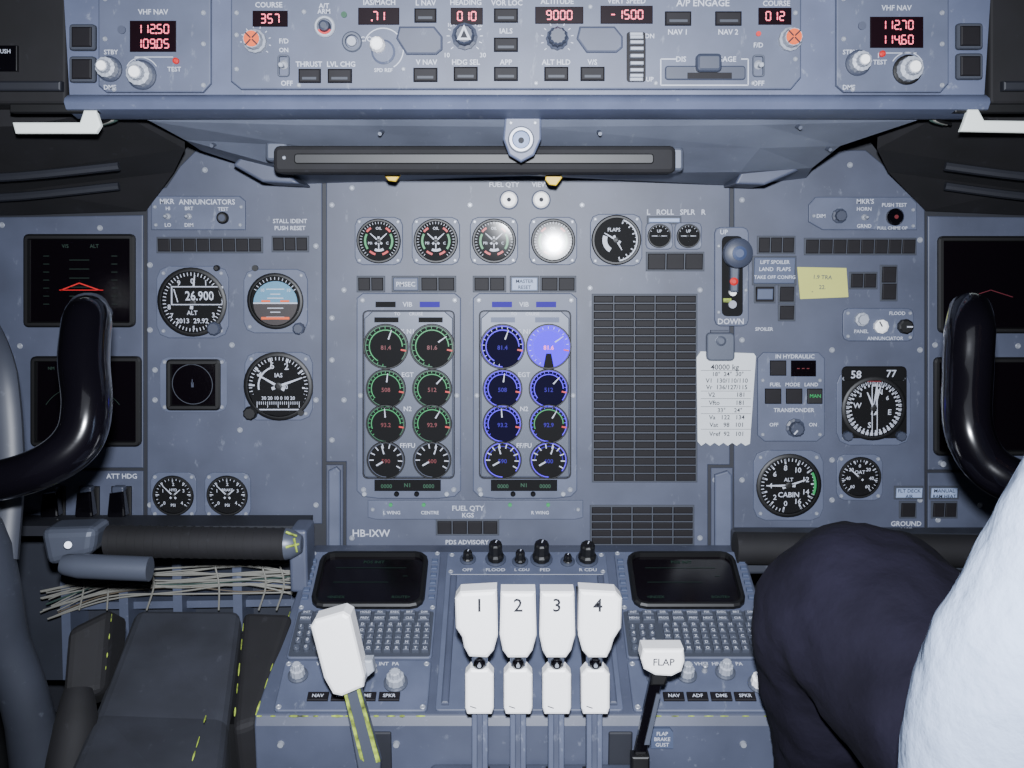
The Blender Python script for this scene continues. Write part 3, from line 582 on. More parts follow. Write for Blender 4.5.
for sgn,xs in ((1,(-70,114,190,146)),(-1,(1094,950,872,926))):
    e=empty('side_coaming','black crinkled side coaming under the glareshield end','coaming',(X(xs[0]*.6+xs[2]*.4,160,1.15),1.15,1.5),group='side coamings')
    r0=[P(xs[0],128,1.065),P((xs[0]+xs[1])/2,126,1.065),P(xs[1],110,1.065)]
    r1=[P(xs[0],178,1.13),P((xs[0]+xs[1])/2,172,1.13),P(xs[2]-sgn*5,149,1.14)]
    r2=[P(xs[0],196,1.18),P((xs[0]+xs[1])/2,190,1.19),P(xs[2]-16*sgn,172,1.2)]
    r3=[P(xs[0],216,1.245),P((xs[0]+xs[1])/2,215,1.245),P(xs[3],211,1.245)]
    v=r0+r1+r2+r3; f=[]
    for j in range(3):
        for i in range(2): f.append((j*3+i,j*3+i+1,j*3+i+4,j*3+i+3))
    nb=12; v+=[p+Vector((0,.0,.10)) for p in v[:]]
    for j in range(3):
        for i in range(2): f.append((nb+j*3+i,nb+j*3+i+3,nb+j*3+i+4,nb+j*3+i+1))
        f.append((j*3,j*3+3,nb+j*3+3,nb+j*3)); f.append((j*3+2,nb+j*3+2,nb+j*3+5,j*3+5))
    for i in range(2): f.append((i,nb+i,nb+i+1,i+1)); f.append((9+i,10+i,nb+10+i,nb+9+i))
    wpart(e,'cover',v,f,'black_rough')
    for yy,dd in ((180,1.13),(200,1.19)):
        q=[P(xs[0],yy,dd-.008),P((xs[0]+xs[1])/2,yy-4,dd-.008),P(xs[1]+5*sgn,yy-14,dd)]; v,f=sweep(q,[.005]*3,8,4); wpart(e,'seam_tube',v,f,'panel_dark',smooth=True)
    xx=(-80,66) if sgn>0 else (990,1100)
    tb=T('side_shield_box','black equipment box beside the control panel','equipment box',Surf((0,1.02,1.3),(1,0,0),(0,0,1)),(xx[0]+xx[1])/2,40,group='side boxes')
    part(tb,'case',MB(tb).box(xx[0],-50,xx[1],104,-40,0,3,r=4),'black_rough')
    if sgn>0:
        part(tb,'small_display',MB(tb).box(-20,46,19,72,-1,4,1),'gloss_black'); part(tb,'lettering',MB(tb).text('PUSH',6,52,4,4.3),'white'); part(tb,'ledge',MB(tb).box(-60,82,64,92,-1,8,2),'panel_dark')
    else: part(tb,'ledge',MB(tb).box(1000,82,1090,92,-1,8,2),'panel_dark')
    tl=T('map_light','white strip light under the coaming','light',Surf((0,1.0,1.3),(1,0,0),(0,0,1)),60 if sgn>0 else 990,124,group='strip lights')
    q=[(15,123),(82,123),(86,111),(98,111),(103,126),(98,134),(18,134)]
    if sgn<0: q=[(958,132),(1060,134),(1060,122),(982,121),(976,110),(966,110),(962,122)]
    part(tl,'diffuser',MB(tl).prism(q,0,6,1.5),'lamp'); part(tl,'lamp_housing',MB(tl).box(min(a for a,_ in q)-4,104,max(a for a,_ in q)-4,113,-8,3,1),'black')
    for k,mw in enumerate(('wire_green','wire','black')):
        bx=112 if sgn>0 else 935
        v,f=sweep([P(bx+k*3,104,1.05),P(bx+sgn*(6-k*3),118,1.04),P(bx-sgn*(8+k*4),124,1.05)],[.0016]*3,6,5); wobj('loose_wire',v,f,mw,label='thin loose wire hanging at the coaming edge',cat='wire',smooth=True,group='loose coaming wires')
# ---------------------------------------------------------------- mode control panel
t=T('autopilot_control_panel','blue-gray autopilot mode control panel with knobs, buttons and red digits','control panel',MCP,516,45)
part(t,'plate',MB(t).prism([(232,-20),(800,-20),(800,78),(790,90),(242,90),(232,82)],0,5,1.5),'panel_light')
def window(x0,y0,x1,y1,s_,h=8.5):
    part(t,'display_window',MB(t).box(x0,y0,x1,y1,4.5,6.2,.6),'led_window'); part(t,'display_digits',MB(t).seg7(s_,(x0+x1)/2,(y0+y1)/2,h,6.5),'pink_led')
for a in ((254,12,289,28,'357'),(359,9,400,26,'.71'),(451,9,483,26,'010'),(535,8,583,25,'9000'),(600,7,652,25,'-1500'),(757,9,790,26,'012')): window(*a)
b=MB(t)
for s_,x,y,h in (('COURSE',270,6,5),('A/T',325,7,4.6),('ARM',325,12.5,4.4),('IAS/MACH',380,3.5,5),('L NAV',426,4,5),('HEADING',466,3.5,5),('VOR LOC',507,4,5),('ALTITUDE',557,2.5,5),('VERT SPEED',626,2,5),('A/P ENGAGE',702,4,6.5),('COURSE',775,4.5,5),
   ('NAV 1',677,33,5),('NAV 2',727,33,5),('IALS',506,32,5),('V NAV',427,63,5),('HDG SEL',466,63,5),('APP',506,63,5),('ALT HLD',556,63,5),('V/S',592,63,5),('THRUST',310,65,5),('LVL CHG',342,65,5),('F/D',285,42,4.6),('ON',285,51,4.2),('OFF',288,84,4.8),('F/D',757,46,4.6),('OFF',757,84,4.8),
   ('C/O',367,40,4.6),('SPD REF',384,71,3.6),('DN',649,37,4.4),('UP',649,80,4.4),('10',447,56,4.4),('30',483,56,4.4),('DIS           ENGAGE',705,60,5),('10',450,26,3.5),('20',480,26,3.5)):
    b.text(s_,x,y,h,5.4)
b.ticks(465,38,15,18,13,-130,130,.8,5.3).ticks(557,40,14,16.5,11,-130,130,.8,5.3).ticks(257,43,13.5,15.5,9,-90,130,.7,5.3)
b.arc(384,50,20,1,-60,150,5.3)
for x0,y0,x1,y1 in ((660,60,660,86),(660,86,747,86),(747,60,747,86),(660,60,676,60),(740,60,747,60)): b.line(x0,y0,x1,y1,1.1,5.3)
part(t,'lettering',b,'white')
for cx,cy,w in ((311,77,11),(341,77,12),(426,17,11),(426,76,12),(466,75,12),(506,17,12),(506,46,12),(506,75,12),(556,75,12),(592,75,12),(677,20,13),(727,20,13)):
    part(t,'push_button',MB(t).box(cx-w,cy-7,cx+w,cy+7,4.5,9,1.6),'tile'); part(t,'button_light_bar',MB(t).box(cx-w+4,cy+1.5,cx+w-4,cy+4,9,9.4),'tile_rim')
for x0,y0,x1,y1 in ((397,28,443,56),(576,28,622,54)): part(t,'guard_pad',MB(t).prism([(x0+3,y0),(x1-8,y0),(x1,y0+10),(x1,y1-5),(x1-6,y1),(x0+10,y1),(x0,y0+12)],4.5,9,2),'panel')
for x,y in ((257,43),(788,41)):
    part(t,'course_knob',MB(t).lathe(x,y,[(11.5,4.5),(11.5,11),(9.5,13),(9,20),(8.5,22)],24,rib=.5),'knob_light')
    part(t,'knob_face',MB(t).lathe(x,y,[(7.8,21.5),(7.6,22.6)],22),'orange'); q=MB(t)
    for a in (45,135,225,315): q.rl(x,y,a,1,8,1.4,22.8)
    part(t,'knob_marking',q,'ink')
part(t,'arm_switch_ring',MB(t).ring(326,28,7,10.5,4.5,9),'knob_light'); part(t,'arm_switch',MB(t).lathe(326,28,[(6,5),(5,14),(3,15)],18),'knob_gray'); part(t,'arm_indicator',MB(t).arc(326,28,6.8,1.8,120,240,10),'red')
part(t,'changeover_button',MB(t).ring(353,43,6,10,4.5,8),'steel'); part(t,'changeover_button_center',MB(t).lathe(353,43,[(5,5),(4.5,10)],16),'knob_light')
part(t,'speed_knob',MB(t).lathe(379,47,[(8,4.5),(8,14),(6.5,20),(5,21)],22,rib=.5),'white_plastic'); part(t,'speed_knob_skirt',MB(t).lathe(384,53,[(12,4.5),(12,6.5),(10,8)],22),'panel_light')
part(t,'heading_knob',MB(t).lathe(465,38,[(13,4.5),(13,9),(10,10),(9.5,18),(8,20)],24,rib=.6),'knob_gray'); part(t,'knob_pointer',MB(t).prism([(465,29),(472,44),(458,44)],19,21),'white'); part(t,'knob_pointer_center',MB(t).prism([(465,34),(468.5,42),(461.5,42)],20.5,21.5),'ink')
part(t,'altitude_knob',MB(t).lathe(557,40,[(11.5,4.5),(11.5,9),(9.5,10),(9,20),(7.5,22)],24,rib=1),'knob_gray')
q=MB(t)
for i in range(9):
    a=-70+i*17.5; q.box(629,58-24*math.sin(math.radians(a))-1.7,642,58-24*math.sin(math.radians(a))+1.7,4,6+8*math.cos(math.radians(a)),.8)
part(t,'vertical_speed_wheel',q,'knob_light'); part(t,'wheel_slot',MB(t).box(626,33,645,83,4.4,5.6,.3,r=3),'tile')
for x in (285,757):
    toggle(t,x,66,3.5,'knob_light',14,5,2); part(t,'switch_guard',MB(t).frame(x-6,56,x+6,78,2,5,8,r=3),'steel')
part(t,'disengage_bar',MB(t).box(664,67,744,81,4.5,8,1.2,r=3),'knob_gray'); part(t,'disengage_grip',MB(t).box(694,56,719,74,7,16,3,r=4),'knob_gray'); part(t,'disengage_slot',MB(t).box(686,74,730,80,7.9,8.6),'tile')
screws(t,[(238,14),(238,36),(238,70),(305,13),(404,70),(536,84),(655,84),(752,84),(794,14),(794,60),(590,8),(300,86)],2.3,5)
part(t,'status_lamp',MB(t).lathe(345,16,[(3,5),(3,7)],12),'dimgreen')
part(t,'status_lamp',MB(t).lathe(757,35,[(2.5,5),(2.5,7)],12),'red')
def nav(cx,disp,l1,l2,k1,k2,led):
    t=T('navigation_radio_panel','gray VHF NAV radio panel with digital frequencies and two knobs','radio panel',MCP,cx,50,group='navigation radios')
    part(t,'plate',MB(t).prism([(cx-56,-8),(cx+56,-8),(cx+56,84),(cx+48,93),(cx-48,93),(cx-56,86)],0,5,1.5),'panel_light')
    part(t,'display_window',MB(t).box(*disp,4.5,6.5,.7),'led_window')
    dx=(disp[0]+disp[2])/2; h=(disp[3]-disp[1])
    part(t,'display_digits',MB(t).seg7(l1,dx,disp[1]+h*.27,8.5,6.8).seg7(l2,dx,disp[1]+h*.74,8.5,6.8),'pink_led')
    for (x,y),r in ((k1,11),(k2,13)):
        part(t,'knob_skirt',MB(t).lathe(x,y,[(r+1.5,4.5),(r+1.5,8),(r,9)],24),'black' if (cx>500 and r==13) else 'knob_gray'); part(t,'tuning_knob',MB(t).lathe(x,y,[(r-1,8),(r*.9,18),(r*.6,19),(r*.55,26),(r*.45,27)],26,rib=.6),'knob_light')
        part(t,'knob_cap',MB(t).lathe(x,y,[(r*.45,26.8),(r*.4,28)],16),'white_plastic')
    part(t,'test_lamp',MB(t).lathe(led[0],led[1],[(3.2,5),(3,8),(1.5,9)],14),'red')
    b=MB(t); b.text('VHF NAV',dx,disp[1]-9,5,5.4).text('STBY',cx-43,53,4.4,5.4).text('DME',cx-44,88,4.4,5.4).text('TEST',led[0]-2,led[1]+8,4.4,5.4).arc(k2[0],k2[1],17,.8,-60,60,5.3).line(dx-18,disp[3]+5,dx+20,disp[3]+5,.8,5.3).line(dx-18,disp[3]+5,dx-18,disp[3]+10,.8,5.3)
    part(t,'lettering',b,'white'); screws(t,[(cx-49,0),(cx+49,14),(cx-49,40),(cx+49,45),(cx+49,86),(cx-40,90)],2.4,5)
    part(t,'select_pushbutton',MB(t).lathe(disp[0]-8,disp[1]+9,[(4,5),(4,7)],14),'panel')
nav(156,(132,22,178,53),'112.50','109.05',(112,70),(144,76),(178,62))
nav(891,(868,18,921,49),'112.70','114.60',(856,64),(905,71),(880,55))
for x,y in ((84,38),(84,70),(968,37),(968,67)):
    t=T('illuminated_button','square black push button on the glareshield','button',MCP,x,y,group='square glareshield buttons')
    part(t,'surround',MB(t).frame(x-13,y-13,x+13,y+13,4,0,5,r=3),'tile_rim'); part(t,'cap',MB(t).box(x-10,y-10,x+10,y+10,0,7,1.5),'tile')
# ================================================================ pedestal
XL,XR=-.262,.292
yb,zb_=pb.y,pb.z; yf,zf=pf.y,pf.z
zH=P(512,786,.93).z
e=empty('center_pedestal','gray metal center console with worn yellow-edged front','console',(.018,1.05,FZ))
v,f=pprof([(yb+.03,FZ),(yb+.03,zb_),(yb,zb_),(yf,zf),(yf-.004,zf-.010),(yf,FZ)],[XL+.012,XL+.012,XL+.012,XL-.005,XL-.005,XL-.005],[XR-.004,XR-.004,XR-.004,XR,XR,XR]); wpart(e,'console_body',v,f,'panel',bevel=.002)
worn(e,Vector((XL-.004,yf-.0015,zf-.0005)),Vector((-.09,yf-.0015,zf-.0005)),.0013,12,.8); worn(e,Vector((.14,yf-.0015,zf-.0005)),Vector((XR-.001,yf-.0015,zf-.0005)),.0009,8,.5)
worn(e,Vector((XL+.006,yf+.13,zf+.065)),Vector((XL-.004,yf,zf)),.001,6,.7)
v,f=wbox(-.085,.135,.62,yf-.004,FZ,zH); wpart(e,'throttle_housing',v,f,'panel',bevel=.006)
for i in range(4):
    xx=X(480+i*38,764,.93); v,f=wbox(xx-.009,xx+.009,.70,.965,zH-.001,zH+.0015); wpart(e,'lever_slot',v,f,'black')
for xx in (-.12,.24,-.24): 
    p=Vector((xx,yf-.003,zf-.03)); v,f=sweep([p,p-Vector((0,.004,0))],[.004,.003],12,1); wpart(e,'screw_head',v,f,'metal')
for x0,x1 in ((-.155,-.125),(.10,.125)):
    v,f=wbox(x0,x1,yf-.006,yf-.001,zf-.12,zf-.016); wpart(e,'lever_guide',v,f,'panel_dark',bevel=.002)
pc=T('center_knob_panel','gray console plate with a row of black knobs','control panel',PED,local=(18,122))
part(pc,'plate',MB(pc).box(-98,-120,98,118,-1,2.5,1,r=4),'panel_light')
for x,y,r,h in ((-72,-106,7,14),(-38,-106,10,28),(-8,-102,7,18),(18,-106,11,28),(50,-102,6,12),(74,-106,11,26)):
    part(pc,'knob_base',MB(pc).lathe(x,y,[(r+3,2.5),(r+3,4),(r+1,5)],18),'knob_gray'); part(pc,'rotary_knob',MB(pc).lathe(x,y,[(r,4),(r,h*.4),(r*.8,h*.5),(r*.8,h),(r*.65,h+2)],20,rib=.5),'black')
    part(pc,'knob_pointer',MB(pc).rl(x,y,20,0,r*.5,1.2,h+2.3),'white')
bb=MB(pc); bb.text('OFF',-72,-88,5,2.9).text('FLOOD',-38,-88,5,2.9).text('L CDU',-6,-88,4.4,2.9).text('PED',22,-88,5,2.9).text('R CDU',74,-88,5,2.9)
bb.line(-92,-80,92,-80,.8,2.8)
part(pc,'lettering',bb,'white')
for i in range(4): part(pc,'lever_track',MB(pc).box(-62+i*40,-60,-50+i*40,116,2.4,3.2),'black')
for x0 in (-92,84): part(pc,'side_rail',MB(pc).box(x0,-76,x0+8,112,2.4,7,2),'panel')
screws(pc,[(-92,-114),(92,-114),(-92,-85),(92,-85)],3,2.5)
def cdu(cx,label,top):
    t=T('control_display_unit',label,'keyboard display unit',PED,local=(cx,122),group='control display units')
    part(t,'face_plate',MB(t).box(-80,-119,80,50,-1,4,1.5,r=5),'panel_light')
    part(t,'screen_bezel',MB(t).frame(-66,-114,66,-22,7,3,11,r=16),'black'); part(t,'screen',MB(t).box(-60,-108,60,-28,3,5.5,r=12),'screen')
    b=MB(t); b.text('POS INIT',0,-98,4.5,6).line(-45,-88,40,-88,.6,6).line(-45,-64,20,-64,.6,6).text('<INDEX',-38,-40,4,6).text('ROUTE>',38,-40,4,6).text('---',40,-75,4,6); part(t,'screen_text',b,'faint_green')
    part(t,'keypad_recess',MB(t).box(-78,-19,78,48,3.6,4.3,.3,r=3),'tile_rim')
    ub=umesh(.001); ub.box(-3.7,-2.9,3.7,2.9,4,9,1); k1=mkmesh('key',ub.v,ub.f,'steel')
    ub=umesh(.001); ub.box(-6.6,-3.1,6.6,3.1,4,9,1); k2=mkmesh('key',ub.v,ub.f,'steel')
    ub=umesh(.001); ub.lathe(0,0,[(3.9,4),(3.9,8),(3,9.5)],12); k3=mkmesh('key',ub.v,ub.f,'steel')
    ub=umesh(.001); ub.box(-3.6,-3,3.6,3,3.5,7.5,1); k4=mkmesh('key',ub.v,ub.f,'tile_soft')
    for i in range(6):
        for x in (-74,74): inst(t,'line_select_key',k4,x,-100+i*12)
    for j in range(2):
        for i in range(9): inst(t,'function_key',k2,-67+i*16.8,-13.5+j*9)
    for j in range(4):
        for i in range(3): inst(t,'number_key',k3,-70+i*10.6,8+j*10)
    for j in range(5):
        for i in range(11): inst(t,'letter_key',k1,-32+i*10.4,5+j*8.6)
    b=MB(t)
    L='ABCDEFGHIJKLMNOPQRSTUVWXYZ/+-.C<>='
    for j in range(5):
        for i in range(11):
            c=L[(j*11+i)%len(L)]
            b.text(c,-32+i*10.4,5+j*8.6,3.6,9.3)
    F_=[['INIT','RTE','DIR','LEGS','HOLD','FIX','EXEC','BRT','DIM'],['MENU','N1','PROG','DATA','PREV','NEXT','MSG','CLR','DEL']]
    for j in range(2):
        for i in range(9): b.text(F_[j][i],-67+i*16.8,-13.5+j*9,3,9.3)
    for j in range(4):
        for i in range(3): b.text('123456789.0/'[j*3+i],-70+i*10.6,8+j*10,4,9.8)
    part(t,'lettering',b,'white'); screws(t,[(-76,-115),(76,-115),(-76,-25),(76,-25)],3,4)
    t2=T('audio_selector_panel','gray selector panel with light knobs and small dark lettered tiles','control panel',PED,local=(cx,210),group='audio selector panels')
    part(t2,'face_plate',MB(t2).box(-80,-36,80,32,-1,4,1.5,r=5),'panel_light')
    for x,y,r,m in top:
        part(t2,'knob_skirt',MB(t2).lathe(x,y,[(r+3,4),(r+3,6),(r+1,7)],20),'steel'); part(t2,'rotary_knob',MB(t2).lathe(x,y,[(r,6),(r*.95,15),(r*.7,16),(r*.6,22),(r*.45,23)],22,rib=.6),m)
    for i in range(4):
        x=-36+i*25; part(t2,'label_tile',MB(t2).box(x-11,9,x+11,20,4,6.5,.8),'tile')
    b=MB(t2)
    for i,s_ in enumerate(('NAV','ADF','DME','SPKR')): b.text(s_,-36+i*25,14.5,4.2,6.9)
    b.text('VHF1  VHF2  VHF3  HF  INT  PA',0,-30,4.6,4.4); part(t2,'lettering',b,'white')
    for i in range(4): part(t2,'toggle_lever',MB(t2).lathe(-34+i*18,-20,[(3,4),(2,9),(3,13),(2,14)],12),'metal')
    screws(t2,[(-75,-30),(75,-30),(-75,27),(75,27)],3,4)
cdu(-168,'gray keyboard unit with dark rounded display, on the console',[(-62,-14,8,'knob_light'),(2,-20,6,'knob_light'),(44,-4,10,'knob_light')])
cdu(206,'gray keyboard unit with dark rounded display, beside the flap lever',[(-18,-14,8,'knob_light'),(24,-18,8,'knob_light'),(58,-2,10,'white_plastic'),(-52,-10,7,'knob_light')])
t=T('placard','pale placard lettered FLAP BRAKE on the console front','placard',Surf((0,yf-.008,1.3),(1,0,0),(0,0,1)),661,737)
part(t,'plate',MB(t).prism([(653,728),(670,728),(673,732),(673,748),(651,748),(651,732)],-3,1.2),'tile_soft'); part(t,'lettering',MB(t).text('FLAP',662,733,3.8,1.5).text('BRAKE',662,738.5,3.8,1.5).text('GUST',662,744,3.8,1.5),'white')
# ---------------------------------------------------------------- throttles
shapes=[[(461,585),(497,583),(498,628),(494,643),(488,650),(470,649),(465,640),(463,630),(457,621),(456,592)],
 [(501,585),(535,585),(536,628),(532,643),(527,650),(508,650),(503,643),(500,628)],
 [(540,585),(573,585),(574,628),(570,643),(565,650),(546,650),(542,643),(539,628)],
 [(578,583),(614,585),(620,592),(619,621),(612,632),(609,642),(605,650),(587,650),(581,643),(577,628)]]
for i,sh in enumerate(shapes):
    cx=480+i*38
    t=T('thrust_lever','white thrust lever handle numbered %d on a gray shaft'%(i+1),'thrust lever',LEV,cx,650,group='four thrust levers')
    part(t,'handle',MB(t).prism(sh,-2,22,4),'white_plastic',smooth=False)
    part(t,'number',MB(t).text(str(i+1),cx+(0,0,0,2)[i],597,13,22.5),'ink')
    part(t,'collar',MB(t).box(cx-7,644,cx+7,664,0,14,2,r=3),'steel')
    part(t,'roller',MB(t).lathe(cx,657,[(6,12),(6,18),(4,20)],18),'gloss_black'); part(t,'roller_pin',MB(t).lathe(cx,657,[(2,19.5),(2,22)],10),'metal')
    part(t,'reverser_grip',MB(t).prism([(cx-9,661),(cx+9,661),(cx+14,667),(cx+14,700),(cx+12,706),(cx-12,706),(cx-14,700),(cx-14,667)],2,20,3),'white_plastic')
    part(t,'grip_mark',MB(t).line(cx-9,697,cx-3,699,1,20.4),'ink')
    part(t,'shaft',MB(t).box(cx-8,646,cx+8,790,-4,6,1),'panel_light'); part(t,'shaft_rib',MB(t).box(cx-3,706,cx+3,790,5,8,1),'panel')
SB=Surf((0,.94,1.3),(1,0,0),(0,0,1))
t=T('airbrake_lever','large white tilted airbrake lever handle on yellow-edged shaft','lever',SB,345,650)
part(t,'handle',MB(t).prism([(315,618),(319,611),(347,603),(354,607),(368,667),(367,677),(346,686),(337,684),(328,668)],0,26,4),'white_plastic')
part(t,'handle_notch',MB(t).prism([(366,655),(374,655),(376,666),(369,672)],0,14,2),'knob_light')
part(t,'shaft',MB(t).prism([(345,684),(361,680),(382,757),(380,785),(364,785)],2,12,1),'steel')
part(t,'shaft_edge',MB(t).prism([(345,684),(348,683.5),(366,755),(362,752)],11,13.5),'olive'); part(t,'shaft_edge',MB(t).prism([(358,681),(361,680),(382,755),(378,756)],11,13.5),'olive')
t=T('flap_lever','white FLAP lever handle on slim black shaft','lever',LEV,660,655)
part(t,'handle',MB(t).prism([(640,640),(680,640),(681,652),(678,662),(668,667),(652,666),(641,660),(638,650)],0,24,3),'white_plastic'); part(t,'lettering',MB(t).text('FLAP',660,652,7,24.4),'ink')
part(t,'collar',MB(t).prism([(650,664),(669,664),(663,680),(649,680)],2,14,2),'black')
part(t,'shaft',MB(t).prism([(651,668),(663,668),(645,752),(633,752)],0,8,1),'gloss_black'); part(t,'shaft_plate',MB(t).prism([(655,690),(659,690),(648,740),(643,740)],8,10),'steel'); part(t,'foot',MB(t).box(630,750,648,785,0,14,2),'black')
# ================================================================ yokes
def yoke(pts,rad,label,hub,colpts,colr):
    e=empty('control_yoke',label,'control yoke',P(*hub),group='control yokes')
    v,f=sweep([P(*p) for p in pts],rad,20,8); wpart(e,'wheel_rim',v,f,'gloss_black',smooth=True)
    v,f=sweep([P(*p) for p in colpts],colr,18,6); wpart(e,'column',v,f,'column_gray',smooth=True)
    h=P(*hub); v,f=sweep([h+Vector((0,-.03,0)),h+Vector((0,.05,0))],[.06,.05],20,3); wpart(e,'hub',v,f,'black',smooth=True)
    return e
ey=yoke([(89,316,.87),(87,322,.86),(84,360,.84),(87,405,.82),(78,440,.81),(45,466,.80),(-10,482,.80),(-90,488,.80),(-190,484,.80),(-240,460,.80),(-270,400,.82),(-268,322,.86)],[.018,.0205,.021,.020,.0195,.0175,.0165,.020,.0185,.0185,.020,.022],
  'glossy black aircraft control yoke horn on a gray column',(-95,488,.84),[(-100,488,.88),(-30,540,.90),(5,640,.93),(30,720,.95),(55,860,.98)],[.035,.032,.022,.024,.035])
v,f=sweep([P(89,314,.873),P(88,303,.880)],[.0195,.015],18,4); wpart(ey,'horn_cap',v,f,'column_gray',smooth=True)
v,f=sweep([P(-22,330,1.0),P(-8,380,.97),P(-2,470,.95),P(-10,560,.92)],[.022,.028,.028,.03],16,5,flat=.5); wpart(ey,'column_arm',v,f,'column_gray',smooth=True)
ey=yoke([(970,308,.87),(970,330,.85),(968,370,.84),(968,425,.82),(985,462,.81),(1020,483,.80),(1080,492,.80),(1160,490,.80),(1240,484,.80),(1300,455,.80),(1320,400,.82),(1318,322,.86)],[.017,.0205,.0205,.0195,.0185,.0185,.0185,.020,.0185,.0185,.020,.022],
  'glossy black control yoke horn in front of the pilot',(1150,492,.84),[(1150,492,.88),(1130,560,.95),(1120,700,1.05),(1110,860,1.12)],[.035,.032,.03,.035])
# ================================================================ lower left area
e=empty('pedal_adjust_roller','ribbed black roller bar in gray casting with paint-worn end','roller',P(200,545,1.15))
A=P(108,541,1.13);B=P(286,544,1.13); v,f=sweep([A,B],[.0185,.0185],22,1); wpart(e,'roller',v,f,'black_rough',smooth=True)
for k in range(20):
    c=A.lerp(B,(k+.5)/20); v,f=sweep([c-Vector((.0015,0,0)),c+Vector((.0015,0,0))],[.0190,.0190],20,1); wpart(e,'roller_rib',v,f,'black_rough',smooth=True)
v,f=sweep([B,P(292,544,1.13),P(302,544,1.13)],[.0188,.017,.010],16,2); wpart(e,'end_fitting',v,f,'steel',smooth=True)
for a_,b_ in (((286,532),(297,536)),((286,547),(299,544)),((294,538),(297,552))):
    v,f=sweep([P(*a_,1.112),P(*b_,1.112)],[.0016,.0012],6,1); wpart(e,'worn_paint_mark',v,f,'olive')
q=[P(38,530,1.10),P(96,528,1.10),P(92,556,1.10),P(46,568,1.10)]; v,f=hexa(q,[p+Vector((0,.05,0)) for p in q]); wpart(e,'casting',v,f,'steel',bevel=.010)
v,f=sweep([P(62,564,1.08),P(80,566,1.08),P(150,569,1.08)],[.010,.014,.014],18,2); wpart(e,'lower_tube',v,f,'steel',smooth=True)
v,f=sweep([P(68,545,1.095),P(68,545,1.085)],[.005,.004],14,1); wpart(e,'bolt_head',v,f,'metal')
v,f=wbox(X(290,530,1.15),X(308,530,1.15),1.14,1.19,P(0,590,1.15).z,P(0,528,1.15).z); wpart(e,'side_bracket',v,f,'panel',bevel=.004)
q=[P(-60,526,1.19),P(305,526,1.19),P(305,536,1.19),P(-60,536,1.19)]; v,f=hexa(q,[p+Vector((0,.05,0)) for p in q]); wpart(e,'upper_rail',v,f,'panel_dark')
v,f=sweep([P(735,548,1.19),P(1060,552,1.19)],[.020,.020],20,1); e2=empty('pedal_adjust_roller','black roller bar behind the seated pilot\'s knee','roller',P(900,550,1.19)); wpart(e2,'roller',v,f,'black_rough',smooth=True)
q=[P(735,534,1.2),P(1090,534,1.2),P(1090,570,1.2),P(735,575,1.2)]; v,f=hexa(q,[p+Vector((0,.03,0)) for p in q]); wpart(e2,'mounting_rail',v,f,'column_gray',bevel=.004)
e=empty('wiring_bay_frame','gray metal frame lining the open wiring bay','frame',P(170,600,1.4))
q=[P(-60,540,1.40),P(310,540,1.40),P(310,680,1.40),P(-60,680,1.40)]; v,f=hexa(q,[p+Vector((0,.02,0)) for p in q]); wpart(e,'back_sheet',v,f,'column_gray')
for x in (60,118,172,232,290):
    q=[P(x,560,1.34),P(x+9,560,1.34),P(x+12,680,1.34),P(x+3,680,1.34)]; v,f=hexa(q,[p+Vector((0,.07,0)) for p in q]); wpart(e,'frame_rib',v,f,'panel_light')
for yy in (582,603):
    q=[P(60,yy,1.36),P(300,yy-4,1.36),P(300,yy+3,1.36),P(60,yy+7,1.36)]; v,f=hexa(q,[p+Vector((0,.05,0)) for p in q]); wpart(e,'cross_rail',v,f,'panel_light')
for k in range(18):
    yy=566+k*1.4+random.uniform(-2,2); m=random.choice(['wire','wire','wire','wire','wire_tan','wire_green']); dd=1.333
    pts=[P(40+random.uniform(0,20),yy+24+random.uniform(-3,8),dd),P(110,yy+6+random.uniform(-3,5),dd),P(180,yy+4+random.uniform(-6,4),dd),P(245,yy+random.uniform(-6,4),dd),P(300,yy+8*random.uniform(-1,1),dd)]
    v,f=sweep(pts,[random.choice((.0009,.0013,.0011))]*5,6,6); wobj('cable',v,f,m,label='thin cable running through the open wiring bay',cat='cable',smooth=True,group='wiring bay cables')
for x in (80,104,150,215,262,280):
    v,f=sweep([P(x,566,1.331),P(x+4,585,1.329),P(x+random.uniform(-5,5),610,1.331)],[.0013]*3,6,4); wobj('cable_tie',v,f,'wire',label='pale lacing strap tying the cable bundle',cat='cable tie',smooth=True,group='cable ties')
e=empty('seat_cushion','broad dark gray worn padded cushion beside the console','seat',(P(170,700,1.0).x,1.0,FZ))
q=[P(135,607,1.14),P(242,607,1.14),P(228,720,.98),P(216,830,.80),P(40,830,.80),P(92,715,.97)]
n=6; v=[p for p in q]+[p-Vector((0,0,.08)) for p in q]; f=[(0,1,2,5),(5,2,3,4),(6,11,8,7),(11,10,9,8)]+[(i,n+i,n+(i+1)%n,(i+1)%n) for i in range(n)]
wpart(e,'cushion',v,f,'seat_gray',bevel=.012)
worn(e,P(207,712,.953),P(190,768,.888),.0011,3,.6)
m1=(q[0]+q[1]+q[3]+q[4])/4; v,f=wbox(m1.x-.06,m1.x+.06,.88,1.06,FZ,m1.z-.06); wpart(e,'pedestal_support',v,f,'panel_dark')
e=empty('seat_rail_cover','tall black ribbed cover with worn yellow edge beside the console','cover',(P(258,690,1.0).x,1.0,FZ))
q=[P(243,610,1.10),P(293,612,1.10),P(256,722,.975),P(232,730,.97)]; v,f=hexa(q,[p-Vector((0,-.02,.10)) for p in q]); wpart(e,'cover',v,f,'black_rough',bevel=.008)
worn(e,P(244,618,1.09),P(234,722,.972),.0010,5,.5)
c=P(250,690,1.0); v,f=wbox(c.x-.025,c.x+.0,.99,1.06,FZ,.80); wpart(e,'leg',v,f,'black')
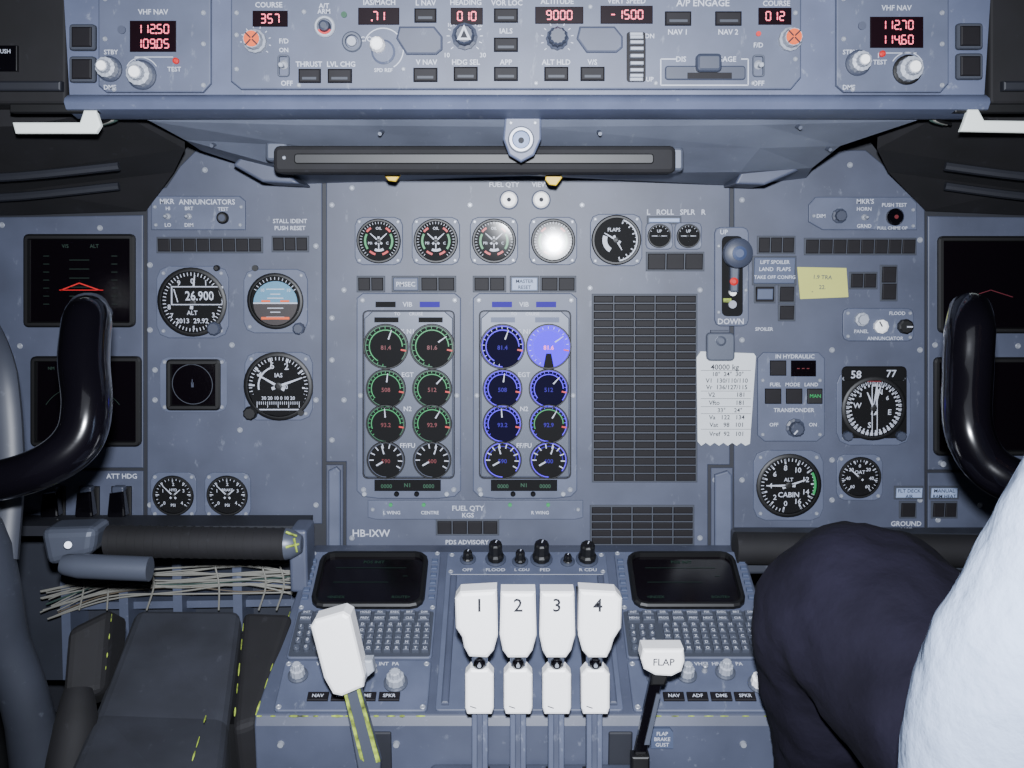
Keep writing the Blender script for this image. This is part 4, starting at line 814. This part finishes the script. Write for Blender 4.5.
e=empty('column_boot','black rubber boot and bracket around the control column base','boot',(P(70,700,.95).x,.95,FZ))
q=[P(66,628,1.03),P(111,606,1.06),P(104,692,1.0),P(60,704,.98)]; v,f=hexa(q,[p+Vector((0,.05,-.03)) for p in q]); wpart(e,'side_plate',v,f,'black_rough',bevel=.010)
v,f=sweep([P(78,690,.98),P(76,725,.96),P(70,770,.94),P(66,830,.92)],[.014,.022,.024,.030],16,4); wpart(e,'boot',v,f,'black_rough',smooth=True)
worn(e,P(112,612,1.055),P(104,684,1.0),.0008,4,.4)
c=P(70,780,.95); v,f=wbox(c.x-.02,c.x+.02,.94,.99,FZ,c.z+.02); wpart(e,'stand',v,f,'black')
# ================================================================ person
def skin(verts,edges,rads,root,sub=2):
    me=bpy.data.meshes.new('s'); me.from_pydata(verts,edges,[]); o=bpy.data.objects.new('s',me); COL.objects.link(o)
    m=o.modifiers.new('k','SKIN'); m.use_smooth_shade=True
    s=o.modifiers.new('u','SUBSURF'); s.levels=sub; s.render_levels=sub
    for i,r in enumerate(rads):
        me.skin_vertices[0].data[i].radius=r if isinstance(r,tuple) else (r,r); me.skin_vertices[0].data[i].use_root=(i==root)
    bpy.context.view_layer.update()
    out=bpy.data.meshes.new_from_object(o.evaluated_get(bpy.context.evaluated_depsgraph_get())); bpy.data.objects.remove(o); return out
pel=Vector((.54,.40,.79))
hipL=Vector((.45,.44,.78)); hipR=Vector((.63,.44,.79)); knL=P(850,588,.86); knR=Vector((.68,.88,.98)); anL=Vector((.350,.99,.58)); anR=Vector((.68,1.0,.58)); toL=Vector((.345,1.13,.525)); toR=Vector((.68,1.13,.525))
wa=Vector((.545,.41,.96)); ch=Vector((.55,.45,1.16)); nb_=Vector((.55,.46,1.33)); hb=Vector((.55,.49,1.41)); hm=Vector((.55,.51,1.50)); ht=Vector((.55,.50,1.57))
shL=Vector((.40,.47,1.27)); shR=Vector((.70,.47,1.27))
uA=P(1122,500,.52); uB=P(1003,712,.55); elL=P(990,890,.57); wrL=Vector((.49,.66,.99)); elR=Vector((.78,.52,1.0)); wrR=Vector((.69,.72,1.02))
V=[pel,wa,ch,nb_,hb,hm,ht,hipL,knL,anL,toL,hipR,knR,anR,toR,shL,elL,wrL,shR,elR,wrR]
E=[(0,1),(1,2),(2,3),(3,4),(4,5),(5,6),(0,7),(7,8),(8,9),(9,10),(0,11),(11,12),(12,13),(13,14),(2,15),(15,16),(16,17),(2,18),(18,19),(19,20)]
R=[(.12,.10),(.12,.09),(.13,.10),.05,.055,.085,.06,.08,.055,.038,.035,.08,.055,.038,.035,.045,.034,.026,.055,.04,.026]
for wi,w,s in ((17,wrL,1),(20,wrR,-1)):
    pi=len(V); V.append(w+Vector((.01*s,.06,.0))); E.append((wi,pi)); R.append((.036,.018))
    for k in range(4):
        bx=(-.03+.02*k); p1=w+Vector((bx,.10+.006*(1 if k in(1,2) else 0),.004)); p2=p1+Vector((0,.03,-.008)); p3=p2+Vector((0,.02,-.016))
        i0=len(V); V+= [p1,p2,p3]; E+=[(pi,i0),(i0,i0+1),(i0+1,i0+2)]; R+=[.0095,.009,.0075]
    i0=len(V); V+=[w+Vector((.04*s,.055,-.002)),w+Vector((.055*s,.085,-.01))]; E+=[(pi,i0),(i0,i0+1)]; R+=[.011,.009]
me=skin([tuple(x) for x in V],E,R,0); me.materials.append(M['skin'])
person=bpy.data.objects.new('person',me); COL.objects.link(person); person['label']='seated person in pale shirt and dark navy trousers, knee beside console'; person['category']='person'
tex=bpy.data.textures.new('folds','CLOUDS'); tex.noise_scale=.06; tex.noise_depth=2
def child(name,me,m,label=None,folds=0):
    me.materials.clear(); me.materials.append(M[m]); me.shade_smooth(); o=bpy.data.objects.new(name,me); COL.objects.link(o); o.parent=person
    if label:o['label']=label
    if folds:
        d=o.modifiers.new('folds','DISPLACE'); d.texture=tex; d.texture_coords='LOCAL'; d.strength=folds; d.mid_level=.5
    return o
tv=[pel,hipL,hipL.lerp(knL,.45),hipL.lerp(knL,.8),knL,knL.lerp(anL,.2)+Vector((-.002,0,0)),knL.lerp(anL,.6),anL,hipR,hipR.lerp(knR,.5),knR,knR.lerp(anR,.25),knR.lerp(anR,.6),anR,wa+Vector((0,0,-.03))]
te=[(0,1),(1,2),(2,3),(3,4),(4,5),(5,6),(6,7),(0,8),(8,9),(9,10),(10,11),(11,12),(12,13),(0,14)]
tr=[(.15,.13),.10,.085,.086,.104,.088,.062,.058,.11,.10,.088,.085,.075,.07,(.14,.11)]
child('trousers',skin([tuple(x) for x in tv],te,tr,0,4),'navy','dark navy trousers',.018)
sv=[pel+Vector((0,0,.06)),wa,ch,nb_+Vector((0,0,-.02)),shL,uA,uB,elL,elL.lerp(wrL,.5),wrL,shR,shR.lerp(elR,.5),elR,elR.lerp(wrR,.5),wrR]
se=[(0,1),(1,2),(2,3),(2,4),(4,5),(5,6),(6,7),(7,8),(8,9),(2,10),(10,11),(11,12),(12,13),(13,14)]
sr=[(.155,.125),(.155,.125),(.15,.12),.065,.07,.058,.060,.062,.055,.042,.08,.07,.06,.05,.04]
child('shirt',skin([tuple(x) for x in sv],se,sr,1,4),'shirt','pale blue-white long-sleeved shirt',.009)
bm=bmesh.new(); bmesh.ops.create_uvsphere(bm,u_segments=20,v_segments=12,radius=.098,matrix=Matrix.Translation(hm+Vector((0,-.015,.025)))); me=bpy.data.meshes.new('hair')
for v_ in list(bm.verts):
    if v_.co.y>hm.y+.05 and v_.co.z<hm.z+.06: v_.co.y=hm.y+.03
bm.to_mesh(me); bm.free(); child('hair',me,'hair')
me=skin([tuple(hm+Vector((0,.085,.0))),tuple(hm+Vector((0,.105,-.012)))],[(0,1)],[.010,.012],0); child('nose',me,'skin')
for sx in (-.03,.03):
    bm=bmesh.new(); bmesh.ops.create_uvsphere(bm,u_segments=12,v_segments=8,radius=.011,matrix=Matrix.Translation(hm+Vector((sx,.078,.012)))); me=bpy.data.meshes.new('eye'); bm.to_mesh(me); bm.free(); child('eye',me,'white')
for an,to in ((anL,toL),(anR,toR)):
    v,f=sweep([an+Vector((0,-.03,-.06)),an+Vector((0,.03,-.05)),to+Vector((0,.02,-.01))],[.036,.042,.030],14,5); wobj('shoe',v,f,'gloss_black',parent=person,smooth=True)
e=empty('pilot_seat','dark gray padded pilot seat under the seated person','seat',(.56,.4,FZ))
v,f=wbox(.32,.80,.16,.66,.60,.67); wpart(e,'seat',v,f,'seat_gray',bevel=.02)
v,f=wbox(.34,.78,.10,.22,.64,1.35); wpart(e,'backrest',v,f,'seat_gray',bevel=.03)
v,f=wbox(.44,.68,.25,.55,FZ,.60); wpart(e,'base',v,f,'panel_dark',bevel=.01)
# ================================================================ lights
l=bpy.data.lights.new('flash_light','SPOT'); l.energy=150; l.color=(.88,.92,1.0); l.shadow_soft_size=.014; l.spot_size=math.radians(96); l.spot_blend=1.0
o=bpy.data.objects.new('flash_light',l); COL.objects.link(o); o.location=(0,.0,1.36)
tgt=P(512,370,1.25); o.rotation_euler=(tgt-Vector(o.location)).to_track_quat('-Z','Y').to_euler()
l=bpy.data.lights.new('fill_light','AREA'); l.energy=1.2; l.size=.8; l.color=(.85,.9,1); o=bpy.data.objects.new('fill_light',l); COL.objects.link(o); o.location=(0,-.1,1.9); o.rotation_euler=(math.radians(40),0,0)  # weak unseen area fill from overhead, no fixture modelled
w=bpy.data.worlds.new('world'); bpy.context.scene.world=w; w.use_nodes=True; w.node_tree.nodes['Background'].inputs[0].default_value=(.55,.6,.85,1); w.node_tree.nodes['Background'].inputs[1].default_value=.04
